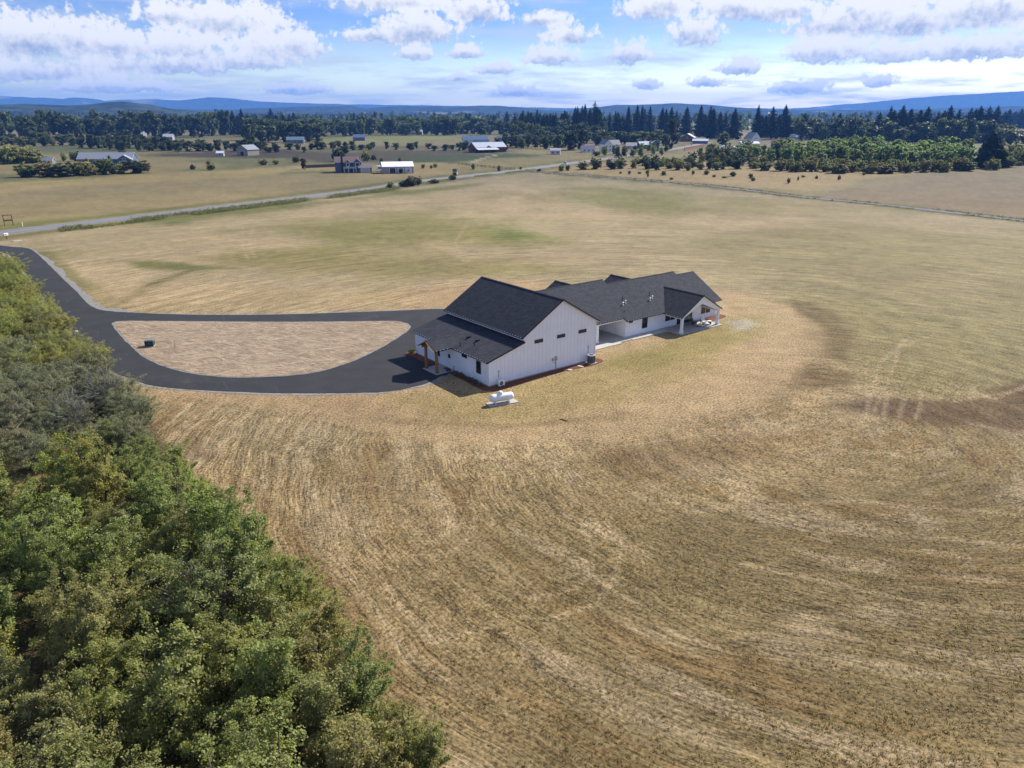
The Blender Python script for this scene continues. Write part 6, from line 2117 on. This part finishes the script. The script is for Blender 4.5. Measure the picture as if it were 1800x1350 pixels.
block(h, -12, 13, -7, 7, 5.2, 3.6, WHT, (0.06, 0.12, 0.22), nwin=4, win=(1.6, 1.6), end_win=1)
block(h, -2, 13.2, -10, -6.8, 4.0, 1.6, WHT, (0.06, 0.12, 0.22), nwin=2)
h = site('white_ranch_house', 884, 249.5, R(-10), 'left one of two white houses with navy roofs above the hedge')
block(h, -9, 9, -6, 6, 4.6, 3.2, WHT, NAVY, ridge='y', gable_win=True)
h = site('white_ranch_house', 914, 248.5, R(6), 'right one of two white houses with navy roofs above the hedge')
block(h, -14, 10, -6, 6, 4.4, 3.4, WHT, NAVY, nwin=3)
block(h, 4, 12, -9, -5.8, 4.4, 3.0, WHT, NAVY, ridge='y')
for (u, v, w, col, rf, lab) in [(838, 233, 16, CREAM, LIGHTR, 'left pale roofed shed at the wood edge behind the white hall'), (850, 233, 14, CREAM, LIGHTR, 'right pale roofed shed at the wood edge behind the white hall'),
                                (905, 233.5, 20, (0.12, 0.14, 0.2), (0.10, 0.13, 0.20), 'dark blue house at the fir grove corner'), (1000, 228, 20, (0.2, 0.15, 0.2), (0.16, 0.13, 0.18), 'dark house half hidden in the fir grove')]:
    h = site('far_house', u, v, R(random.uniform(-15, 15)), lab)
    block(h, -w / 2, w / 2, -6, 6, 4.0, 4.0, col, rf, nwin=3, win=(1.8, 1.6))
t_ = site('site_office', 975, 271.5, R(-6), 'small cream cabin with porch standing alone in the meadow', 'cabin')
block(t_, -3.4, 4.6, -2.4, 2.4, 3.2, 1.4, CREAM, (0.5, 0.5, 0.48), nwin=2)
MB().slab([(-6.0, -2.4, 2.9), (-3.5, -2.4, 3.1), (-3.5, 2.4, 3.1), (-6.0, 2.4, 2.9)], 0.16).build('porch_roof', [paint(DARKR), trim_white, trim_white], t_)
for yy in (-2.2, 2.2):
    MB().box(-5.9, -5.7, yy - 0.1, yy + 0.1, 0, 2.75).build('porch_post', trim_white, t_)
h = site('white_cottage', 1033, 267.5, R(10), 'low white cottage with navy roof beside the big dark trees')
block(h, -5.5, 5.5, -3.6, 3.6, 2.9, 2.4, WHT, (0.07, 0.07, 0.14), nwin=3)
h = site('white_farmhouse', 1072, 266.5, R(22), 'tall white two storey farmhouse with grey roof by the village road')
block(h, -8, -1, -5, 5, 6.2, 3.6, WHT, GREYR, ridge='y', storeys=2, nwin=2)
block(h, -1, 9, -2, 5, 6.0, 3.4, WHT, GREYR, nwin=2, storeys=2)
h = site('tan_cottage', 1110, 262, R(-8), 'small cottage with pale roof left of the dark blue house')
block(h, -5, 4.5, -4, 4, 3.0, 2.6, CREAM, (0.48, 0.44, 0.38), nwin=2)
h = site('dark_blue_house', 1139, 261, R(15), 'dark blue house with pale roof by the village road')
block(h, -10, 7, -5, 5, 3.6, 2.6, NAVY, (0.42, 0.45, 0.52), nwin=4, win=(1.5, 1.3))
block(h, 0, 8, -7, -4.8, 4.6, 2.6, NAVY, (0.42, 0.45, 0.52), ridge='y', gable_win=True)
h = site('pink_block', 1161, 235, R(-8), 'pink and white flat roofed three storey block in front of the firs', 'building')
MB().box(-17, 17, -7, 7, 0, 8.5).build('wall', paint((0.42, 0.26, 0.28)), h)
MB().box(-17.2, 17.2, -7.2, 7.2, 8.5, 15.5).build('upper_wall', paint((0.55, 0.48, 0.50)), h)
MB().box(-17.6, 17.6, -7.6, 7.6, 15.5, 16.1).build('roof', paint(LIGHTR), h)
for st, zz in enumerate((3.5, 9.2, 12.4)):
    for k in range(5):
        window(h, 'x', -15 + k * 3.4, -13.2 + k * 3.4, zz, zz + 1.8, -7.2 if st else -7.0, -1, 1, fm=trim_white, fw=0.2)
h = site('red_roof_hall', 1095, 236.5, R(8), 'low building with mauve red roof in the village behind', 'building')
block(h, -11, 11, -7, 7, 4.0, 5.0, (0.45, 0.42, 0.42), (0.22, 0.13, 0.15), nwin=6)
h = site('white_shed_row', 1074, 239.5, R(5), 'long white roofed shed before the mauve roofed hall', 'shed')
block(h, -11, 11, -5, 5, 3.4, 2.2, WHT, (0.75, 0.76, 0.78), nwin=3)
h = site('steep_brown_house', 1122, 235, R(-30), 'steep brown roofed house left of the pink block')
block(h, -11, 11, -7, 7, 8.0, 7.0, (0.17, 0.09, 0.085), (0.24, 0.15, 0.14), nwin=3)
h = site('brown_house', 1209, 248.5, R(-22), 'brown house with pale broad roof beyond the road end')
block(h, -8, 8, -7, 7, 4.4, 4.2, (0.20, 0.10, 0.07), (0.36, 0.29, 0.25), ridge='y', gable_win=True)
h = site('blue_roof_shed', 1231, 252.5, R(-18), 'low shed with pale blue sloping roof beside the brown house', 'shed')
block(h, -8, 8, -5, 5, 3.0, 1.8, (0.2, 0.2, 0.22), (0.50, 0.55, 0.66), nwin=0)
h = site('grey_white_chalet', 1203, 236, R(10), 'pale narrow house among the firs right of the pink block')
block(h, -5, 5, -5, 5, 8, 2.4, (0.5, 0.5, 0.55), LIGHTR, nwin=2, storeys=2)
h = site('grey_house', 1277, 270, R(14), 'grey house with wide pale roof amid garden trees')
block(h, -6, 6, -6, 6, 3.4, 2.8, (0.42, 0.46, 0.50), (0.46, 0.48, 0.50), ridge='y', nwin=2, ov=0.8)
block(h, 5.5, 13, -2, 6, 3.0, 2.2, (0.42, 0.46, 0.50), (0.48, 0.50, 0.52), nwin=2)
h = site('white_gabled_house', 1321, 254, R(24), 'white house with tall steep gable in the village')
block(h, -6, 6, -6, 6, 6.0, 6.0, WHT, (0.30, 0.30, 0.30), ridge='y', gable_win=True)
h = site('white_annex', 1316, 258.5, R(8), 'long pale roofed annex before the white gabled house', 'building')
block(h, -9, 9, -4, 4, 3.4, 1.6, WHT, (0.66, 0.67, 0.68), nwin=3)
h = site('rust_roof_barn', 1368, 259.5, R(-18), 'small barn with rust red and grey roof', 'barn')
block(h, -7, 7, -5, 5, 4.2, 3.6, (0.22, 0.19, 0.18), (0.30, 0.13, 0.09), nwin=1)
h = site('white_bungalow', 1403, 245, R(4), 'white bungalow with pale roof before the dark firs')
block(h, -9.5, 9.5, -5, 5, 3.6, 2.6, WHT, (0.52, 0.54, 0.58), nwin=4)
h = site('long_low_house', 1496, 243, R(-4), 'long low grey blue house under the dark trees')
block(h, -16, 16, -6, 6, 3.6, 2.8, (0.28, 0.32, 0.38), (0.20, 0.23, 0.28), nwin=6)
h = site('red_farm', 1766, 221, R(6), 'distant red farm building with bright roof at the right edge', 'barn')
block(h, -34, 24, -10, 10, 7, 5, (0.30, 0.06, 0.07), (0.75, 0.70, 0.72), nwin=0)
block(h, -20, 26, 4, 22, 13, 5, (0.30, 0.06, 0.07), (0.42, 0.12, 0.14), nwin=4)
for (u, v, w, wc, rc, lab) in [(93, 248, 46, (0.22, 0.15, 0.15), (0.17, 0.11, 0.13), 'very long mauve brown roofed building at the far left'), (178, 239.5, 22, (0.20, 0.05, 0.06), (0.13, 0.05, 0.06), 'dark red roofed house at the far left'),
                               (208, 237.5, 32, (0.3, 0.25, 0.25), (0.22, 0.17, 0.20), 'house with mauve grey roof at the far left'), (137, 231, 32, (0.3, 0.3, 0.33), (0.34, 0.36, 0.40), 'pale grey roof among trees at the far left'),
                               (88, 234, 24, (0.25, 0.28, 0.28), (0.25, 0.30, 0.30), 'grey green roof among trees at the far left edge'), (282, 241, 9, (0.5, 0.5, 0.52), (0.6, 0.62, 0.66), 'narrow white house in the left hand trees'),
                               (297, 246, 11, (0.3, 0.3, 0.32), (0.34, 0.37, 0.42), 'pale roofed shed right of the narrow white house'), (244, 240, 18, (0.35, 0.33, 0.35), (0.38, 0.36, 0.40), 'small grey roof between the left hand trees'),
                               (1580, 248, 14, WHT, (0.6, 0.6, 0.62), 'white caravan like house under the right hand conifers'), (1655, 228, 18, WHT, (0.7, 0.7, 0.72), 'bright white house front among the right hand conifers'),
                               (690, 229.5, 14, CREAM, (0.5, 0.46, 0.42), 'tiny cream house in the middle of the long wood'), (730, 236.5, 22, (0.4, 0.42, 0.45), (0.42, 0.46, 0.52), 'low pale roof at the edge of the pale crop field'),
                               (520, 252, 18, (0.12, 0.16, 0.2), (0.12, 0.17, 0.22), 'dark blue roof tucked in the trees left of centre'), (632, 247, 14, (0.10, 0.12, 0.22), (0.10, 0.12, 0.24), 'small navy hut at the end of the pale crop field')]:
    h = site('far_house', u, v, R(random.uniform(-12, 12)), lab)
    block(h, -w / 2, w / 2, -6, 6, 3.8, 3.0, wc, rc, nwin=4, win=(1.8, 1.5))


# ------------------------------------------------------------------ fences, wall, poles
def fence(name, a, c, hgt, n, mat, label, board=True):
    a, c = at(*a), at(*c)
    d = c - a
    t = empty(name, a, math.atan2(d.y, d.x), label, 'fence')
    Lf = d.length
    for k in range(n + 1):
        x = Lf * k / n
        MB().box(x - 0.09, x + 0.09, -0.09, 0.09, 0, hgt + 0.15).build('post', mat, t)
    for k in range(n):
        x0, x1 = Lf * k / n + 0.1, Lf * (k + 1) / n - 0.1
        for j, z in enumerate((0.25, 0.55, 0.85) if board else (0.4, 0.9)):
            MB().box(x0, x1, 0.02 - 0.04, 0.02, hgt * (z - 0.16 if board else z - 0.06), hgt * (z + 0.135 if board else z + 0.06)).build('rail_board', mat, t)
    return t


fence('board_fence', (537, 296), (592, 293.5), 1.9, 9, paint((0.10, 0.075, 0.07)), 'dark board fence left of the two storey house')
fence('plank_fence', (1108, 273.5), (1147, 269), 2.2, 9, wood_tan, 'tan plank fence along the far side of the village road')
fence('pasture_fence', (806, 290), (905, 299), 1.3, 14, wood_brown, 'low dark rail fence running from the meadow to the road', False)
a, c = at(1203, 265), at(1237, 258.5)
t_ = empty('brick_wall', a, math.atan2(c.y - a.y, c.x - a.x), 'low red brown wall beyond the village road end', 'wall')
Lw = (c - a).length
MB().box(0, Lw, -0.2, 0.2, 0, 2.6).build('wall_face', paint((0.26, 0.12, 0.08)), t_)
MB().box(-0.1, Lw + 0.1, -0.3, 0.3, 2.6, 2.8).build('coping', paint((0.34, 0.2, 0.15)), t_)


def pole(u, v, hgt, label):
    t = empty('utility_pole', at(u, v), R(60), label, 'utility pole', 'utility poles along the road')
    MB().tube([(0, 0, 0), (0, 0, hgt)], [0.16, 0.11], 8).build('shaft', wood_brown, t)
    MB().box(-1.1, 1.1, -0.07, 0.07, hgt - 0.7, hgt - 0.55).build('crossarm', wood_brown, t)
    for k in (-0.9, -0.35, 0.9):
        MB().lathe([(0.05, 0), (0.07, 0.08), (0.04, 0.16)], (k, 0, hgt - 0.55), 6).build('insulator', metal_grey, t)
    return t


pole(1149, 274, 9.5, 'utility pole on the near road edge at the plank fence')
pole(1215, 262, 10, 'utility pole beside the brown wall at the road end')
pole(1334, 246, 10, 'utility pole before the dark firs right of the white gable')
pole(1272, 247, 11, 'utility pole behind the rounded village tree')


# ------------------------------------------------------------------ cars
def car(u, v, rz, col, label, kind='car'):
    t = empty('parked_car' if kind == 'parked' else 'car', at(u, v, 0.08), rz, label, 'car', 'cars in the distance')
    pm = paint(col, 0.3)
    body = MB()
    for (y0, y1) in [(-0.9, 0.9)]:
        body.prism([(-2.25, 0.35), (2.2, 0.35), (2.3, 0.6), (2.2, 0.85), (1.2, 0.98), (-2.0, 1.0), (-2.3, 0.8)], y0, y1, 'y')
    bo = body.build('body', pm, t)
    cab = MB().hexa([(-1.9, -0.82, 0.98), (1.15, -0.82, 0.96), (1.15, 0.82, 0.96), (-1.9, 0.82, 0.98), (-1.5, -0.66, 1.52), (0.35, -0.66, 1.52), (0.35, 0.66, 1.52), (-1.5, 0.66, 1.52)])
    cab.build('cabin_glass', glass, t)
    MB().box(-1.5, 0.35, -0.67, 0.67, 1.5, 1.56).build('roof', pm, t)
    for sx in (-1.4, 1.4):
        for sy in (-0.85, 0.85):
            w = MB().lathe([(0.3, -0.1), (0.33, -0.06), (0.33, 0.06), (0.3, 0.1)], (sx, sy, 0.31), 14, axis='y').build('wheel', rubber, t)
            MB().lathe([(0.18, -0.12), (0.18, 0.12)], (sx, sy, 0.31), 10, axis='y').build('rim', galv, w)
    for sy in (-0.65, 0.65):
        MB().box(2.2, 2.31, sy - 0.18, sy + 0.18, 0.62, 0.78).build('headlight', trim_white, t)
        MB().box(-2.32, -2.2, sy - 0.18, sy + 0.18, 0.68, 0.84).build('tail_light', paint((0.4, 0.03, 0.03)), t)
    return t


car(995, 288.6, R(62), (0.78, 0.78, 0.78), 'white car driving on the road just past the lane junction')
car(1084, 276.8, R(58), (0.6, 0.62, 0.65), 'silver car on the road beside the pointed spruce')
car(1174, 263.6, R(52), (0.16, 0.2, 0.28), 'dark car on the road in front of the tall cedar')
car(1025, 268.6, R(10), (0.76, 0.77, 0.78), 'white car parked before the low white cottage', 'parked')

# ------------------------------------------------------------------ haze
hz = MB().box(-16000, 16000, -16000, 16000, -8, 360)
ho = hz.build('haze', [])
hm = bpy.data.materials.new('summer_haze')
hm.use_nodes = True
tt = NT(hm.node_tree)
tt.n.remove(tt.n['Principled BSDF'])
pv = tt.new('ShaderNodeVolumePrincipled')
pv.inputs['Color'].default_value = (0.15, 0.38, 0.95, 1)
pv.inputs['Density'].default_value = 8.0e-5
pv.inputs['Anisotropy'].default_value = 0.1
tt.l.new(pv.outputs[0], tt.n['Material Output'].inputs['Volume'])
ho.data.materials.append(hm)
tag(ho, 'thin blue summer haze over the far country', kind='stuff')
